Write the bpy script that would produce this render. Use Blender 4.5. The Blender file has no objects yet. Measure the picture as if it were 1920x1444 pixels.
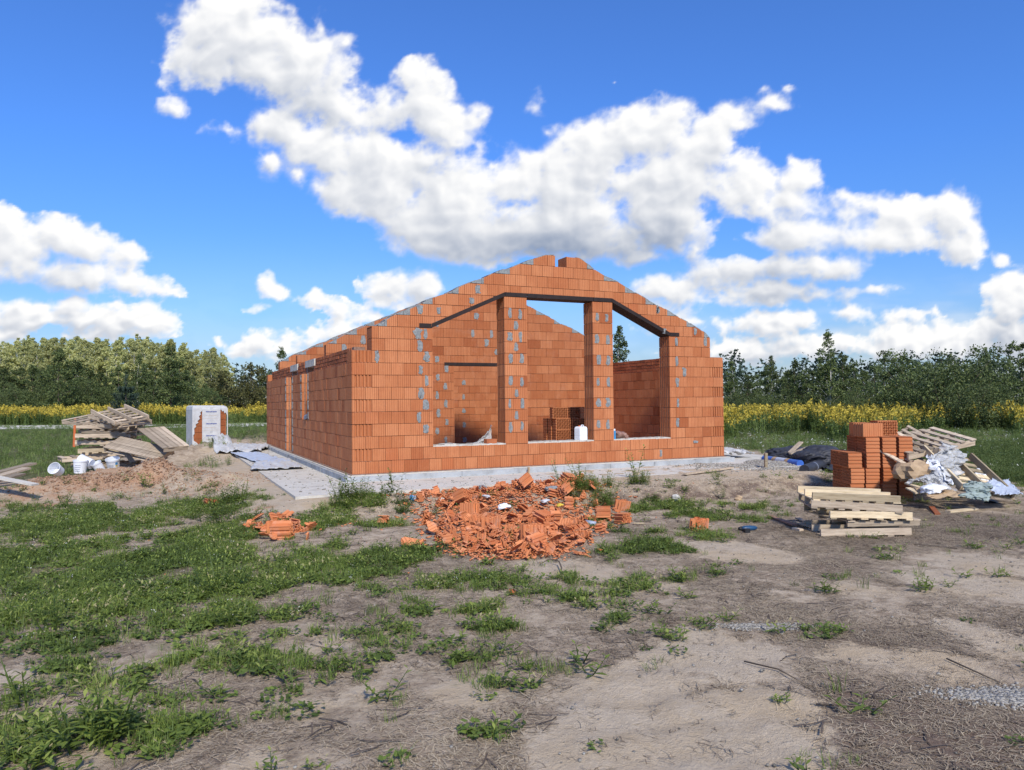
import bpy, math, random
import numpy as np
from mathutils import Vector, Matrix
R=math.radians
random.seed(7); RNG=np.random.default_rng(7)
scene=bpy.context.scene
col=scene.collection

# ---------------------------------------------------------------- camera
F_PX=1400.45
CAM=np.array([-3.15086,-13.81690,1.30744])
YAW,PIT,ROL=-0.4356,0.0229,-0.0099
_d=np.array([-math.sin(YAW)*math.cos(PIT),math.cos(YAW)*math.cos(PIT),math.sin(PIT)])
_r=np.array([math.cos(YAW),math.sin(YAW),0.]);_u=np.cross(_r,_d)
_rr=_r*math.cos(ROL)+_u*math.sin(ROL);_uu=-_r*math.sin(ROL)+_u*math.cos(ROL)
cd=bpy.data.cameras.new('camera');cam=bpy.data.objects.new('camera',cd);col.objects.link(cam)
cd.sensor_width=36;cd.lens=F_PX/1920*36;cd.clip_end=9000;cd.clip_start=.05
m=Matrix.Identity(4)
for i in range(3):
    m[i][0]=_rr[i];m[i][1]=_uu[i];m[i][2]=-_d[i];m[i][3]=CAM[i]
cam.matrix_world=m;scene.camera=cam
def ray(px,py): return _d+_rr*(px-960)/F_PX-_uu*(py-722)/F_PX
def at(px,py,z=-.35):
    v=ray(px,py);t=(z-CAM[2])/v[2];return CAM+v*t
def atd(px,py,dist):
    return CAM+ray(px,py)*dist

# ---------------------------------------------------------------- world, sun, exposure
SUN_EL,SUN_AZ=R(41),math.atan2(-1.,-.13)     # direction towards the sun: behind the camera
SKY_STRENGTH=.115;CLOUD_GAIN=.66
world=bpy.data.worlds.new("World");scene.world=world;world.use_nodes=True
wn=world.node_tree;bg=wn.nodes['Background']
sky=wn.nodes.new('ShaderNodeTexSky');sky.sky_type='NISHITA';sky.sun_disc=False
sky.sun_elevation=SUN_EL;sky.sun_rotation=math.pi/2-SUN_AZ;sky.altitude=0;sky.air_density=1.15;sky.dust_density=.35;sky.ozone_density=3.0
tint=wn.nodes.new('ShaderNodeMix');tint.data_type='RGBA';tint.blend_type='MULTIPLY';tint.inputs[0].default_value=1
tint.inputs[7].default_value=(.62,.90,1.30,1)
wn.links.new(sky.outputs[0],tint.inputs[6])
_tc=wn.nodes.new('ShaderNodeTexCoord');_sx=wn.nodes.new('ShaderNodeSeparateXYZ');wn.links.new(_tc.outputs['Generated'],_sx.inputs[0])
_rp=wn.nodes.new('ShaderNodeValToRGB');wn.links.new(_sx.outputs[2],_rp.inputs[0]);_cr=_rp.color_ramp
for _p,_c in((0.,(.34,.42,.60)),(.12,(.36,.56,.90)),(.30,(.34,.62,1.12)),(1.,(.46,.68,1.10))):
    if _p in(0.,1.):_e=_cr.elements[0 if _p==0 else -1]
    else:_e=_cr.elements.new(_p)
    _e.color=(*_c,1)
wn.links.new(_rp.outputs[0],tint.inputs[7]);wn.links.new(tint.outputs[2],bg.inputs[0])
bg.inputs[1].default_value=SKY_STRENGTH
sl=bpy.data.lights.new('sun','SUN');sl.energy=3.1;sl.angle=R(6);sl.color=(1,.935,.81)
sun=bpy.data.objects.new('sun',sl);col.objects.link(sun)
sd=Vector((math.cos(SUN_AZ)*math.cos(SUN_EL),math.sin(SUN_AZ)*math.cos(SUN_EL),math.sin(SUN_EL)))
sun.rotation_euler=sd.to_track_quat('Z','Y').to_euler();sun.location=(0,-30,30)
vs=scene.view_settings;scene.display_settings.display_device='sRGB'
vs.view_transform='Standard';vs.look='None';vs.gamma=1;vs.exposure=.55;vs.use_curve_mapping=False
scene.cycles.max_bounces=6;scene.cycles.transparent_max_bounces=16;scene.cycles.diffuse_bounces=4
scene.cycles.use_adaptive_sampling=True;scene.cycles.adaptive_threshold=.015
scene.cycles.use_denoising=True

# ---------------------------------------------------------------- helpers
def tag(o,label=None,cat=None,group=None,kind=None):
    if label:o['label']=label
    if cat:o['category']=cat
    if group:o['group']=group
    if kind:o['kind']=kind
    return o
def empty(name,loc=(0,0,0),rz=0,label=None,cat=None,group=None):
    o=bpy.data.objects.new(name,None);o.location=loc;o.rotation_euler=(0,0,rz);o.empty_display_size=.1
    col.objects.link(o);return tag(o,label,cat,group)
def copy_tree(o,parent=None):
    c=o.copy();col.objects.link(c)
    if parent is not None:c.parent=parent
    for ch in list(o.children):copy_tree(ch,c)
    return c
class MB:
    def __init__(s):s.v=[];s.f=[];s.m=[];s.r=[];s.uv=[]
    def add(s,vs,fs,m=0,r=None,uv=None):
        n=len(s.v);s.v.extend([tuple(map(float,p)) for p in vs])
        r=random.random() if r is None else r
        for i,f in enumerate(fs):
            s.f.append([a+n for a in f]);s.m.append(m);s.r.append(r)
            s.uv.append(uv[i] if uv else None)
    def box(s,a,b,m=0,r=None,M=None):
        (x0,y0,z0),(x1,y1,z1)=a,b
        P=[(x0,y0,z0),(x1,y0,z0),(x1,y1,z0),(x0,y1,z0),(x0,y0,z1),(x1,y0,z1),(x1,y1,z1),(x0,y1,z1)]
        if M is not None:P=[tuple(M@Vector(p)) for p in P]
        s.add(P,[(0,3,2,1),(4,5,6,7),(0,1,5,4),(1,2,6,5),(2,3,7,6),(3,0,4,7)],m,r)
    def bar(s,p,q,w,h,m=0,r=None,up=(0,0,1),taper=1):
        p=Vector(p);q=Vector(q);d=(q-p).normalized();u=Vector(up)
        sx=d.cross(u)
        if sx.length<1e-4:sx=d.cross(Vector((1,0,0)))
        sx.normalize();uu=sx.cross(d)
        P=[]
        for c,k in((p,1),(q,taper)):
            for a,b in((-1,-1),(1,-1),(1,1),(-1,1)):P.append(c+sx*a*w/2*k+uu*b*h/2*k)
        s.add(P,[(0,1,2,3),(7,6,5,4),(0,4,5,1),(1,5,6,2),(2,6,7,3),(3,7,4,0)],m,r)
    def tube(s,pts,rad,n=8,m=0,r=None,cap=True):
        pts=[Vector(p) for p in pts];rings=[]
        for i,p in enumerate(pts):
            d=(pts[min(i+1,len(pts)-1)]-pts[max(i-1,0)]).normalized()
            a=d.cross(Vector((0,0,1)))
            if a.length<1e-3:a=d.cross(Vector((0,1,0)))
            a.normalize();b=d.cross(a)
            rr=rad[i] if hasattr(rad,'__len__') else rad
            rings.append([p+a*math.cos(2*math.pi*k/n)*rr+b*math.sin(2*math.pi*k/n)*rr for k in range(n)])
        V=[v for q in rings for v in q];Fs=[]
        for i in range(len(pts)-1):
            for k in range(n):
                k2=(k+1)%n;Fs.append((i*n+k,i*n+k2,(i+1)*n+k2,(i+1)*n+k))
        if cap:Fs.append(tuple(reversed(range(n))));Fs.append(tuple(range((len(pts)-1)*n,len(pts)*n)))
        s.add(V,Fs,m,r)
    def prism(s,poly,axis,t0,t1,m=0,r=None,M=None):
        # poly: list of 2D points; axis 1: (x,z) extruded along y; axis 2: (x,y) extruded along z; axis 0: (y,z) along x
        def P3(p,t):return {0:(t,p[0],p[1]),1:(p[0],t,p[1]),2:(p[0],p[1],t)}[axis]
        n=len(poly);V=[P3(p,t0) for p in poly]+[P3(p,t1) for p in poly]
        if M is not None:V=[tuple(M@Vector(p)) for p in V]
        Fs=[tuple(range(n)),tuple(reversed(range(n,2*n)))]
        for i in range(n):
            j=(i+1)%n;Fs.append((j,i,i+n,j+n))
        s.add(V,Fs,m,r)
    def mesh(s,name,mats):
        me=bpy.data.meshes.new(name);me.from_pydata(s.v,[],s.f);me.update()
        for mt in mats:me.materials.append(mt)
        me.polygons.foreach_set('material_index',s.m)
        a=me.attributes.new('rnd','FLOAT','FACE');a.data.foreach_set('value',s.r)
        return me
    def build(s,name,mats,parent=None,smooth=False,loc=None,fix=True):
        if not isinstance(mats,(list,tuple)):mats=[mats]
        me=s.mesh(name,mats)
        if fix:
            import bmesh
            b=bmesh.new();b.from_mesh(me);bmesh.ops.recalc_face_normals(b,faces=b.faces);b.to_mesh(me);b.free()
        if smooth:me.polygons.foreach_set('use_smooth',[True]*len(me.polygons))
        o=bpy.data.objects.new(name,me);col.objects.link(o)
        if parent is not None:o.parent=parent
        if loc is not None:o.location=loc
        return o
def np_mesh(name,V,Fq,mats,rnd=None,pt=None,cols=None,parent=None,smooth=False,mi=None):
    """V (n,3); Fq (m,k) all faces with the same number of corners"""
    me=bpy.data.meshes.new(name);V=np.ascontiguousarray(V,dtype=np.float32);Fq=np.ascontiguousarray(Fq,dtype=np.int32)
    k=Fq.shape[1];me.vertices.add(len(V));me.vertices.foreach_set('co',V.ravel())
    me.loops.add(Fq.size);me.loops.foreach_set('vertex_index',Fq.ravel())
    me.polygons.add(len(Fq));me.polygons.foreach_set('loop_start',np.arange(0,Fq.size,k,dtype=np.int32))
    if not isinstance(mats,(list,tuple)):mats=[mats]
    for mt in mats:me.materials.append(mt)
    if mi is not None:me.polygons.foreach_set('material_index',np.ascontiguousarray(mi,dtype=np.int32))
    if smooth:me.polygons.foreach_set('use_smooth',np.ones(len(Fq),dtype=bool))
    me.update(calc_edges=True)
    if rnd is not None:
        a=me.attributes.new('rnd','FLOAT','FACE');a.data.foreach_set('value',np.ascontiguousarray(rnd,dtype=np.float32))
    if pt is not None:
        for kk,vv in pt.items():
            a=me.attributes.new(kk,'FLOAT','POINT');a.data.foreach_set('value',np.ascontiguousarray(vv,dtype=np.float32))
    o=bpy.data.objects.new(name,me);col.objects.link(o)
    if parent is not None:o.parent=parent
    return o
def vnoise(x,y,seed=0):
    x=np.asarray(x,float);y=np.asarray(y,float)
    xi=np.floor(x).astype(np.int64);yi=np.floor(y).astype(np.int64);fx=x-xi;fy=y-yi
    def dt(ix,iy,dx,dy):
        h=(ix*374761393+iy*668265263+seed*1442695041)&0xffffffff
        h=((h^(h>>13))*1274126177)&0xffffffff;h=(h^(h>>16))&0xffff
        a=h/65536*2*np.pi;return np.cos(a)*dx+np.sin(a)*dy
    u=fx*fx*fx*(fx*(fx*6-15)+10);v=fy*fy*fy*(fy*(fy*6-15)+10)
    a=dt(xi,yi,fx,fy);b=dt(xi+1,yi,fx-1,fy);c=dt(xi,yi+1,fx,fy-1);d=dt(xi+1,yi+1,fx-1,fy-1)
    return ((a+(b-a)*u)*(1-v)+(c+(d-c)*u)*v)*1.5
def fbm(x,y,o=4,seed=0,g=.5,bil=False):
    s=0;a=1;t=0
    for i in range(o):
        n=vnoise(x*2**i+i*7.3,y*2**i-i*3.1,seed+i)
        if bil:n=1-2.8*np.abs(n)
        s=s+a*n;t+=a;a*=g
    return s/t
def sstep(a,b,x):
    t=np.clip((np.asarray(x,float)-a)/(b-a),0,1);return t*t*(3-2*t)

# ---------------------------------------------------------------- materials
def mat(name,rough=.85,spec=.3):
    m_=bpy.data.materials.new(name);m_.use_nodes=True;nt=m_.node_tree;b=nt.nodes['Principled BSDF']
    b.inputs['Roughness'].default_value=rough;b.inputs['Specular IOR Level'].default_value=spec
    return m_,nt,b
def nd(nt,t,**k):
    n=nt.nodes.new(t)
    for a,v in k.items():
        if a.startswith('i_'):n.inputs[int(a[2:]) if a[2:].isdigit() else a[2:]].default_value=v
        else:setattr(n,a,v)
    return n
def noise(nt,scale,detail=4,rough=.6,vec=None,dist=0):
    n=nd(nt,'ShaderNodeTexNoise');n.inputs['Scale'].default_value=scale;n.inputs['Detail'].default_value=detail
    n.inputs['Roughness'].default_value=rough;n.inputs['Distortion'].default_value=dist
    if vec is not None:nt.links.new(vec,n.inputs['Vector'])
    return n.outputs['Fac']
def ramp(nt,fac,stops):
    n=nd(nt,'ShaderNodeValToRGB');cr=n.color_ramp
    while len(cr.elements)<len(stops):cr.elements.new(.5)
    for e,(p,c) in zip(cr.elements,stops):
        e.position=p;e.color=(*c,1) if len(c)==3 else c
    nt.links.new(fac,n.inputs[0]);return n.outputs[0]
def mixc(nt,fac,a,b,blend='MIX'):
    n=nd(nt,'ShaderNodeMix',data_type='RGBA',blend_type=blend)
    for i,v in((0,fac),(6,a),(7,b)):
        if isinstance(v,(int,float)):n.inputs[i].default_value=v
        elif isinstance(v,tuple):n.inputs[i].default_value=(*v,1)
        else:nt.links.new(v,n.inputs[i])
    return n.outputs[2]
def mth(nt,op,a,b=None,c=None,clamp=False):
    n=nd(nt,'ShaderNodeMath',operation=op,use_clamp=clamp)
    for i,v in enumerate((a,b,c)):
        if v is None:continue
        if isinstance(v,(int,float)):n.inputs[i].default_value=v
        else:nt.links.new(v,n.inputs[i])
    return n.outputs[0]
def attr(nt,name):
    n=nd(nt,'ShaderNodeAttribute');n.attribute_name=name;return n
def coords(nt,kind='Object'):
    return nd(nt,'ShaderNodeTexCoord').outputs[kind]
def mapping(nt,vec,sc):
    n=nd(nt,'ShaderNodeMapping');n.inputs['Scale'].default_value=sc;nt.links.new(vec,n.inputs[0]);return n.outputs[0]
def bump(nt,b,h,strength=.5,dist=.01):
    n=nd(nt,'ShaderNodeBump');n.inputs['Strength'].default_value=strength;n.inputs['Distance'].default_value=dist
    nt.links.new(h,n.inputs['Height']);nt.links.new(n.outputs[0],b.inputs['Normal']);return n
def simple(name,c1,c2=None,rough=.8,spec=.3,sc=6,det=5,bmp=0,bd=.01,metal=0,rndmix=0,c3=None,stretch=None):
    m_,nt,b=mat(name,rough,spec);b.inputs['Metallic'].default_value=metal
    co=coords(nt)
    if stretch:co=mapping(nt,co,stretch)
    f=noise(nt,sc,det,.65,co)
    c2=c2 or tuple(x*.7 for x in c1)
    st=[(.3,c2),(.7,c1)] if c3 is None else [(.25,c2),(.5,c1),(.75,c3)]
    c=ramp(nt,f,st)
    if rndmix:
        r=attr(nt,'rnd').outputs['Fac']
        k=mth(nt,'MULTIPLY_ADD',r,rndmix,1-rndmix/2)
        g=nd(nt,'ShaderNodeCombineColor');[nt.links.new(k,g.inputs[i]) for i in range(3)]
        c=mixc(nt,1.,c,g.outputs[0],'MULTIPLY')
    nt.links.new(c,b.inputs['Base Color'])
    if bmp:bump(nt,b,noise(nt,sc*4,5,.7,co),bmp,bd)
    return m_
def clay(name,axes=('X','Y'),pitch=.0417,tone=1.,dusty=0.):
    """terracotta hollow block: fine extruded lines, tone changes from block to block, pale dust, dark firing marks"""
    m_,nt,b=mat(name,.88,.22)
    co=coords(nt);sx=nd(nt,'ShaderNodeSeparateXYZ');nt.links.new(co,sx.inputs[0])
    r=attr(nt,'rnd').outputs['Fac']
    base=ramp(nt,r,[(0,(.33,.098,.036)),(.06,(.43,.145,.056)),(.50,(.490,.182,.076)),(.93,(.545,.215,.094)),(1,(.45,.142,.054))])
    n1=noise(nt,2.3,5,.6,co);base=mixc(nt,mth(nt,'MULTIPLY',sstepn(nt,n1,.45,.75),.35),base,(.33,.092,.038))
    n2=noise(nt,9,5,.7,co);base=mixc(nt,mth(nt,'MULTIPLY',sstepn(nt,n2,.5,.8),.3),base,(.60,.27,.145))
    # fine vertical grooves
    s=None
    for ax in axes:
        v=mth(nt,'MULTIPLY',sx.outputs[ax],2*math.pi/pitch)
        w=mth(nt,'SINE',v);w=mth(nt,'SMOOTH_MAX',w,.55,.2) if False else w
        w=mth(nt,'POWER',mth(nt,'MULTIPLY_ADD',w,.5,.5),7)
        s=w if s is None else mth(nt,'MAXIMUM',s,w)
    nb=noise(nt,14,2,.5,mapping(nt,co,(1,1,.15)))
    s2=mth(nt,'MULTIPLY',s,sstepn(nt,nb,.30,.5))
    base=mixc(nt,mth(nt,'MULTIPLY',s2,.72),base,(.25,.062,.022))
    if dusty:
        n3=noise(nt,3.1,6,.75,co);base=mixc(nt,mth(nt,'MULTIPLY',sstepn(nt,n3,.5,.75),dusty),base,(.55,.42,.34))
    if tone!=1:base=mixc(nt,1.,base,(tone,tone*.97,tone*.95),'MULTIPLY')
    nt.links.new(base,b.inputs['Base Color'])
    h=mth(nt,'ADD',mth(nt,'MULTIPLY',s,-1.6),mth(nt,'MULTIPLY',noise(nt,60,4,.7,co),.8))
    bump(nt,b,h,.45,.004)
    return m_
def sstepn(nt,v,a,b_):
    n=nd(nt,'ShaderNodeMapRange',interpolation_type='SMOOTHSTEP');nt.links.new(v,n.inputs[0])
    n.inputs[1].default_value=a;n.inputs[2].default_value=b_;return n.outputs[0]
M={}
M['clay']=clay('clay')
M['clay_x']=clay('clay_side',('Y',))
M['clay_r']=clay('clay_rubble',('X',),tone=1.22,dusty=.5)
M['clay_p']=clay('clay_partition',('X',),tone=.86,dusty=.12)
M['clay_b']=clay('clay_block',('X',))
M['brick']=simple('clay_brick',(.45,.15,.062),(.30,.09,.04),.9,.2,7,5,.4,.006,rndmix=.5)
M['mortar']=simple('mortar',(.33,.345,.34),(.15,.16,.165),.95,.15,22,8,.9,.008)
M['joint']=simple('joint_mortar',(.33,.22,.17),(.17,.10,.075),.95,.1,16,6,.6,.008)
M['conc']=simple('concrete',(.56,.53,.47),(.34,.31,.265),.93,.2,2.4,12,.9,.014,c3=(.49,.455,.40))
M['xps']=simple('insulation',(.37,.385,.395),(.22,.22,.21),.9,.2,3.5,12,.6,.008,c3=(.45,.47,.48))
M['steel']=simple('steel',(.034,.022,.020),(.016,.011,.010),.65,.25,5,5,.2,.003)
M['wood']=simple('wood',(.52,.415,.27),(.29,.215,.135),.85,.2,3.2,8,.4,.004,rndmix=.9,c3=(.62,.52,.36),stretch=(1,9,9))
M['wood_y']=simple('wood_lengthwise',(.52,.415,.27),(.29,.215,.135),.85,.2,3.2,8,.4,.004,rndmix=.9,c3=(.62,.52,.36),stretch=(9,1,9))
M['wood_grey']=simple('weathered_wood',(.40,.32,.235),(.22,.165,.12),.9,.2,3.2,8,.5,.004,rndmix=.9,c3=(.52,.43,.32),stretch=(1,9,9))
M['wood_grey_y']=simple('weathered_wood_lengthwise',(.40,.32,.235),(.22,.165,.12),.9,.2,3.2,8,.5,.004,rndmix=.9,c3=(.52,.43,.32),stretch=(9,1,9))
M['white']=simple('white_plastic',(.80,.82,.85),(.70,.72,.76),.4,.5,3,3)
M['film']=simple('plastic_film',(.56,.565,.57),(.42,.42,.42),.5,.5,6,5,.3,.01)
M['filmblue']=simple('plastic_film_blue',(.50,.55,.64),(.40,.44,.52),.5,.5,5,5,.3,.01)
M['black']=simple('black_film',(.042,.044,.056),(.022,.023,.03),.55,.35,4,4,.3,.01)
M['darkrubber']=simple('dark_plastic',(.02,.02,.022),None,.5,.4)
M['blue']=simple('blue_wrap',(.05,.15,.52),(.04,.11,.40),.4,.5)
M['teal']=simple('teal_plastic',(.015,.07,.16),None,.4,.5)
M['orange']=simple('orange_stake',(.62,.16,.05),(.45,.11,.04),.7,.3)
M['pink']=simple('pink_print',(.60,.03,.18),None,.5,.4)
M['green_p']=simple('green_print',(.40,.55,.08),None,.5,.4)
M['yellow_p']=simple('yellow_print',(.70,.50,.06),None,.5,.4)
M['blue_p']=simple('blue_print',(.06,.30,.62),None,.5,.4)
M['navy']=simple('navy_print',(.03,.07,.32),None,.5,.4)
M['greyink']=simple('grey_print',(.36,.40,.50),None,.5,.4)
def film_clear():
    m_,nt,b=mat('clear_film',.45,.4);b.inputs['Base Color'].default_value=(.62,.62,.61,1)
    co=coords(nt);f=noise(nt,5,6,.7,co,1.5);t=nd(nt,'ShaderNodeBsdfTransparent');mx=nd(nt,'ShaderNodeMixShader')
    nt.links.new(mth(nt,'MULTIPLY_ADD',sstepn(nt,f,.35,.7),.40,.30),mx.inputs[0]);nt.links.new(t.outputs[0],mx.inputs[1]);nt.links.new(b.outputs[0],mx.inputs[2])
    nt.links.new(mx.outputs[0],nt.nodes['Material Output'].inputs[0]);bump(nt,b,f,.5,.03);return m_
M['clear']=film_clear()
M['sack']=simple('green_sack',(.36,.42,.39),(.22,.27,.25),.8,.2,9,5,.5,.01)
M['wood_red']=simple('reddish_wood',(.36,.21,.15),(.22,.12,.085),.9,.2,4,7,.4,.004)
M['card']=simple('cardboard',(.50,.36,.22),(.33,.23,.14),.85,.2,5,5,.3,.01)
M['bark']=simple('bark',(.16,.125,.095),(.08,.06,.045),.9,.2,7,4)
def bark_birch():
    m_,nt,b=mat('birch_bark',.8,.2);co=coords(nt)
    f=noise(nt,9,4,.7,mapping(nt,co,(1,1,.35)))
    nt.links.new(ramp(nt,f,[(.40,(.06,.055,.05)),(.48,(.62,.60,.55))]),b.inputs['Base Color']);return m_
M['birch']=bark_birch()
def leafmat(name,stops,trans=.25,rough=.6,spec=.3):
    m_,nt,b=mat(name,rough,spec)
    r=attr(nt,'rnd').outputs['Fac'];c=ramp(nt,r,stops)
    oi=nd(nt,'ShaderNodeObjectInfo');k=mth(nt,'MULTIPLY_ADD',oi.outputs['Random'],.35,.82)
    g=nd(nt,'ShaderNodeCombineColor');[nt.links.new(k,g.inputs[i]) for i in range(3)]
    c=mixc(nt,1.,c,g.outputs[0],'MULTIPLY')
    nt.links.new(c,b.inputs['Base Color'])
    if trans:
        t=nd(nt,'ShaderNodeBsdfTranslucent');nt.links.new(c,t.inputs[0])
        mx=nd(nt,'ShaderNodeMixShader');mx.inputs[0].default_value=trans
        nt.links.new(b.outputs[0],mx.inputs[1]);nt.links.new(t.outputs[0],mx.inputs[2])
        nt.links.new(mx.outputs[0],nt.nodes['Material Output'].inputs[0])
    return m_
M['greybag']=simple('grey_bag',(.22,.24,.30),(.08,.09,.12),.4,.5,14,4)
M['leaf_dark']=leafmat('leaf_dark',[(0,(.040,.060,.020)),(.5,(.095,.132,.042)),(1,(.19,.225,.075))])
M['leaf_olive']=leafmat('leaf_olive',[(0,(.05,.055,.02)),(.5,(.10,.10,.034)),(1,(.16,.15,.05))])
M['leaf_birch']=leafmat('leaf_birch',[(0,(.34,.36,.13)),(.5,(.52,.53,.22)),(1,(.66,.64,.31))],.45)
M['leaf_pine']=leafmat('leaf_pine',[(0,(.035,.06,.045)),(1,(.07,.11,.075))],.1)
M['grass']=leafmat('grass',[(0,(.045,.070,.016)),(.4,(.115,.170,.036)),(.75,(.21,.28,.055)),(.92,(.31,.36,.085)),(1,(.46,.40,.21))],.35,.55)
M['field']=leafmat('field_grass',[(0,(.06,.095,.026)),(.5,(.14,.20,.052)),(1,(.26,.30,.10))],.3,.6)
M['gold']=leafmat('goldenrod_flower',[(0,(.16,.14,.03)),(.5,(.42,.32,.04)),(1,(.60,.47,.07))],.2,.7)
M['straw']=leafmat('straw',[(0,(.09,.062,.042)),(.4,(.20,.15,.105)),(.8,(.34,.27,.185)),(1,(.48,.39,.27))],.0,.8)
M['twig']=leafmat('twig',[(0,(.06,.042,.03)),(1,(.16,.12,.09))],.0,.85)
M['stone']=leafmat('stone',[(0,(.17,.155,.13)),(1,(.42,.395,.35))],.0,.85)
M['white_fl']=leafmat('white_flower',[(0,(.6,.6,.5)),(1,(.8,.8,.72))],.2)
# ================================================================ the brick house under construction
HC=.231
W,L,TH=8.75,12.72,.38
GX=[.38,.83,1.34,2.02,2.59,3.33,4.07,4.30,4.88,5.08,5.57,5.91,6.44,6.89,7.49,7.98,8.24,8.38]
GZ=[2.74,2.98,3.23,3.53,3.79,4.09,4.385,4.39,4.385,4.26,4.02,3.90,3.65,3.46,3.22,2.99,2.90,2.76]
def roofz(u):return float(np.interp(u,GX,GZ))+.012*math.sin(u*9)
LU=[1.31,1.55,3.14,5.71,7.26,7.50];LZ=[2.85,2.85,3.55,3.55,2.83,2.83]
def lintz(u):return float(np.interp(u,LU,LZ)) if 1.31<=u<=7.5 else -9
GAP=.0026
def clip_block(u0,u1,z0,z1,lo=None,hi=None,n=6):
    """outline of a block cut by the roof line above and the lintel below"""
    us=[u0+(u1-u0)*i/n for i in range(n+1)];pts=[]
    for u in us:
        a=z0 if lo is None else max(z0,lo(u));b=z1 if hi is None else min(z1,hi(u))
        pts.append((u,a,b))
    seg=[p for p in pts if p[2]-p[1]>.006]
    if len(seg)<2:return None
    full=all(abs(p[1]-z0)<1e-6 and abs(p[2]-z1)<1e-6 for p in seg) and len(seg)==n+1
    if full:return 'full'
    return [(p[0],p[1]) for p in seg]+[(p[0],p[2]) for p in reversed(seg)]
def teeth(a,b,n,depth,base):
    """comb profile between a and b: returns list of (t, offset)"""
    out=[];w=(b-a)/n
    for i in range(n):
        s=a+i*w
        out+=[(s+w*.08,base),(s+w*.60,base),(s+w*.66,base+depth),(s+w*.94,base+depth)]
    return out
def wall(name,axis,off,inner,span,courses,openings,joints,parent,mats,prof=None,low=None,zbase=0,blen=.25,tl=(),tr=(),patches=(),seed=1,skim=False):
    """block wall in the plane axis=off (1: runs along x, 0: runs along y); thickness from off to inner.
    openings: (u0,u1,c0,c1) empty course ranges. material 0 clay, 1 mortar, 2 joint"""
    rd=random.Random(seed);mb=MB()
    sg=1 if inner>off else -1
    def pr(poly,t0,t1,m,r=None):mb.prism(poly,axis if axis==1 else 0,t0,t1,m,r)
    for c in range(courses):
        z0=zbase+c*HC;z1=z0+HC
        solid=[list(span(c))]
        for o in openings:
            if o[2]<=c<o[3]:
                ns=[]
                for s in solid:
                    if o[0]>=s[1] or o[1]<=s[0]:ns.append(s);continue
                    if o[0]-s[0]>.02:ns.append([s[0],o[0]])
                    if s[1]-o[1]>.02:ns.append([o[1],s[1]])
                solid=ns
        for s in solid:
            # block joints of this course
            js=[s[0]];first=joints(c,s)
            u=first
            while u<s[1]-.07:
                if u>s[0]+.05:js.append(u)
                u+=blen
            js.append(s[1])
            if tr and tr(c,s)=='face':js=[q for q in js if q<s[1]-.45]+[s[1]-.38,s[1]]
            for i in range(len(js)-1):
                a,b=js[i],js[i+1]
                if b-a<.03:continue
                ga=GAP if i>0 else 0;gb=GAP if i<len(js)-2 else 0
                j=rd.uniform(-.003,.003);r=rd.random()
                zt=z1-.0075+rd.uniform(-.0025,.0015);zb=z0+rd.uniform(-.001,.001)
                A,B=a+ga,b-gb
                ins=.016+.002*(i%2)
                cp=clip_block(a-(.004 if i>0 else -.012),b+(.004 if i<len(js)-2 else -.012),z0+.0005,z1-.0005,low,prof)
                if cp=='full':cp=[(a-(.004 if i>0 else -.012),z0+.0005),(b+(.004 if i<len(js)-2 else -.012),z0+.0005),(b+(.004 if i<len(js)-2 else -.012),z1-.0005),(a-(.004 if i>0 else -.012),z1-.0005)]
                if cp:pr(cp,off+sg*(ins+(.03 if (tl and i==0 and tl(c,s)) or (tr and i==len(js)-2 and tr(c,s)) else 0)),inner-sg*ins,2,.5)
                q=clip_block(A,B,zb,zt,low,prof)
                if q is None:continue
                o0=off+sg*j;i0=inner+sg*rd.uniform(-.002,.002)
                if q=='full':
                    isL=(i==0) and tl and tl(c,s);isR=(i==len(js)-2) and tr and tr(c,s)
                    key=None
                    if isL=='face' or isR=='face':
                        # block turned with its comb side to the front face
                        P=[];n=5 if B-A>.3 else max(2,int((B-A)/.065))
                        for t,dd in teeth(A+.018,B-.03,n,.024,0):P.append((t,o0+sg*dd))
                        P=[(A,o0)]+P+[(B,o0),(B,i0),(A,i0)]
                        mb.prism(P,2,zb,zt,0,r) if axis==1 else mb.prism([(y,x) for x,y in P],2,zb,zt,0,r)
                        continue
                    if isL=='comb' or isR=='comb':
                        P=[(A,o0)];T=teeth(min(o0,i0)+.02,max(o0,i0)-.02,5,.034,0)
                        if sg<0:T=list(reversed([(t,d) for t,d in T]))
                        RR=[(B-dd,t) for t,dd in T] if isR=='comb' else []
                        LL=[(A+dd,t) for t,dd in reversed(T)] if isL=='comb' else []
                        P=[(A,o0),(B,o0)]+RR+[(B,i0),(A,i0)]+LL
                        if axis==1:mb.prism(P,2,zb,zt,0,r)
                        else:mb.prism([(y,x) for x,y in P],2,zb,zt,0,r)
                        continue
                    pr([(A,zb),(B,zb),(B,zt),(A,zt)],o0,i0,0,r)
                else:
                    h=max(p[1] for p in q)-min(p[1] for p in q)
                    ztop=max(p[1] for p in q)
                    small=(prof is not None and (ztop-zb)<.10 and min(p[1] for p in q)<=zb+.002)
                    pr(q,o0,i0,1 if small else 0,r)
                    if prof is not None and not small:
                        # mortar fillet in the low end of a cut block
                        n2=len(q)//2;top=q[n2:];
                        lows=[p for p in top if p[1]-zb<.13]
                        if len(lows)>=2:
                            lo_=[(p[0],zb) for p in reversed(lows)];poly=lo_+[(p[0],p[1]+.004) for p in lows]
                            pr(poly,off-sg*.005,off+sg*.02,1,.5)
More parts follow.
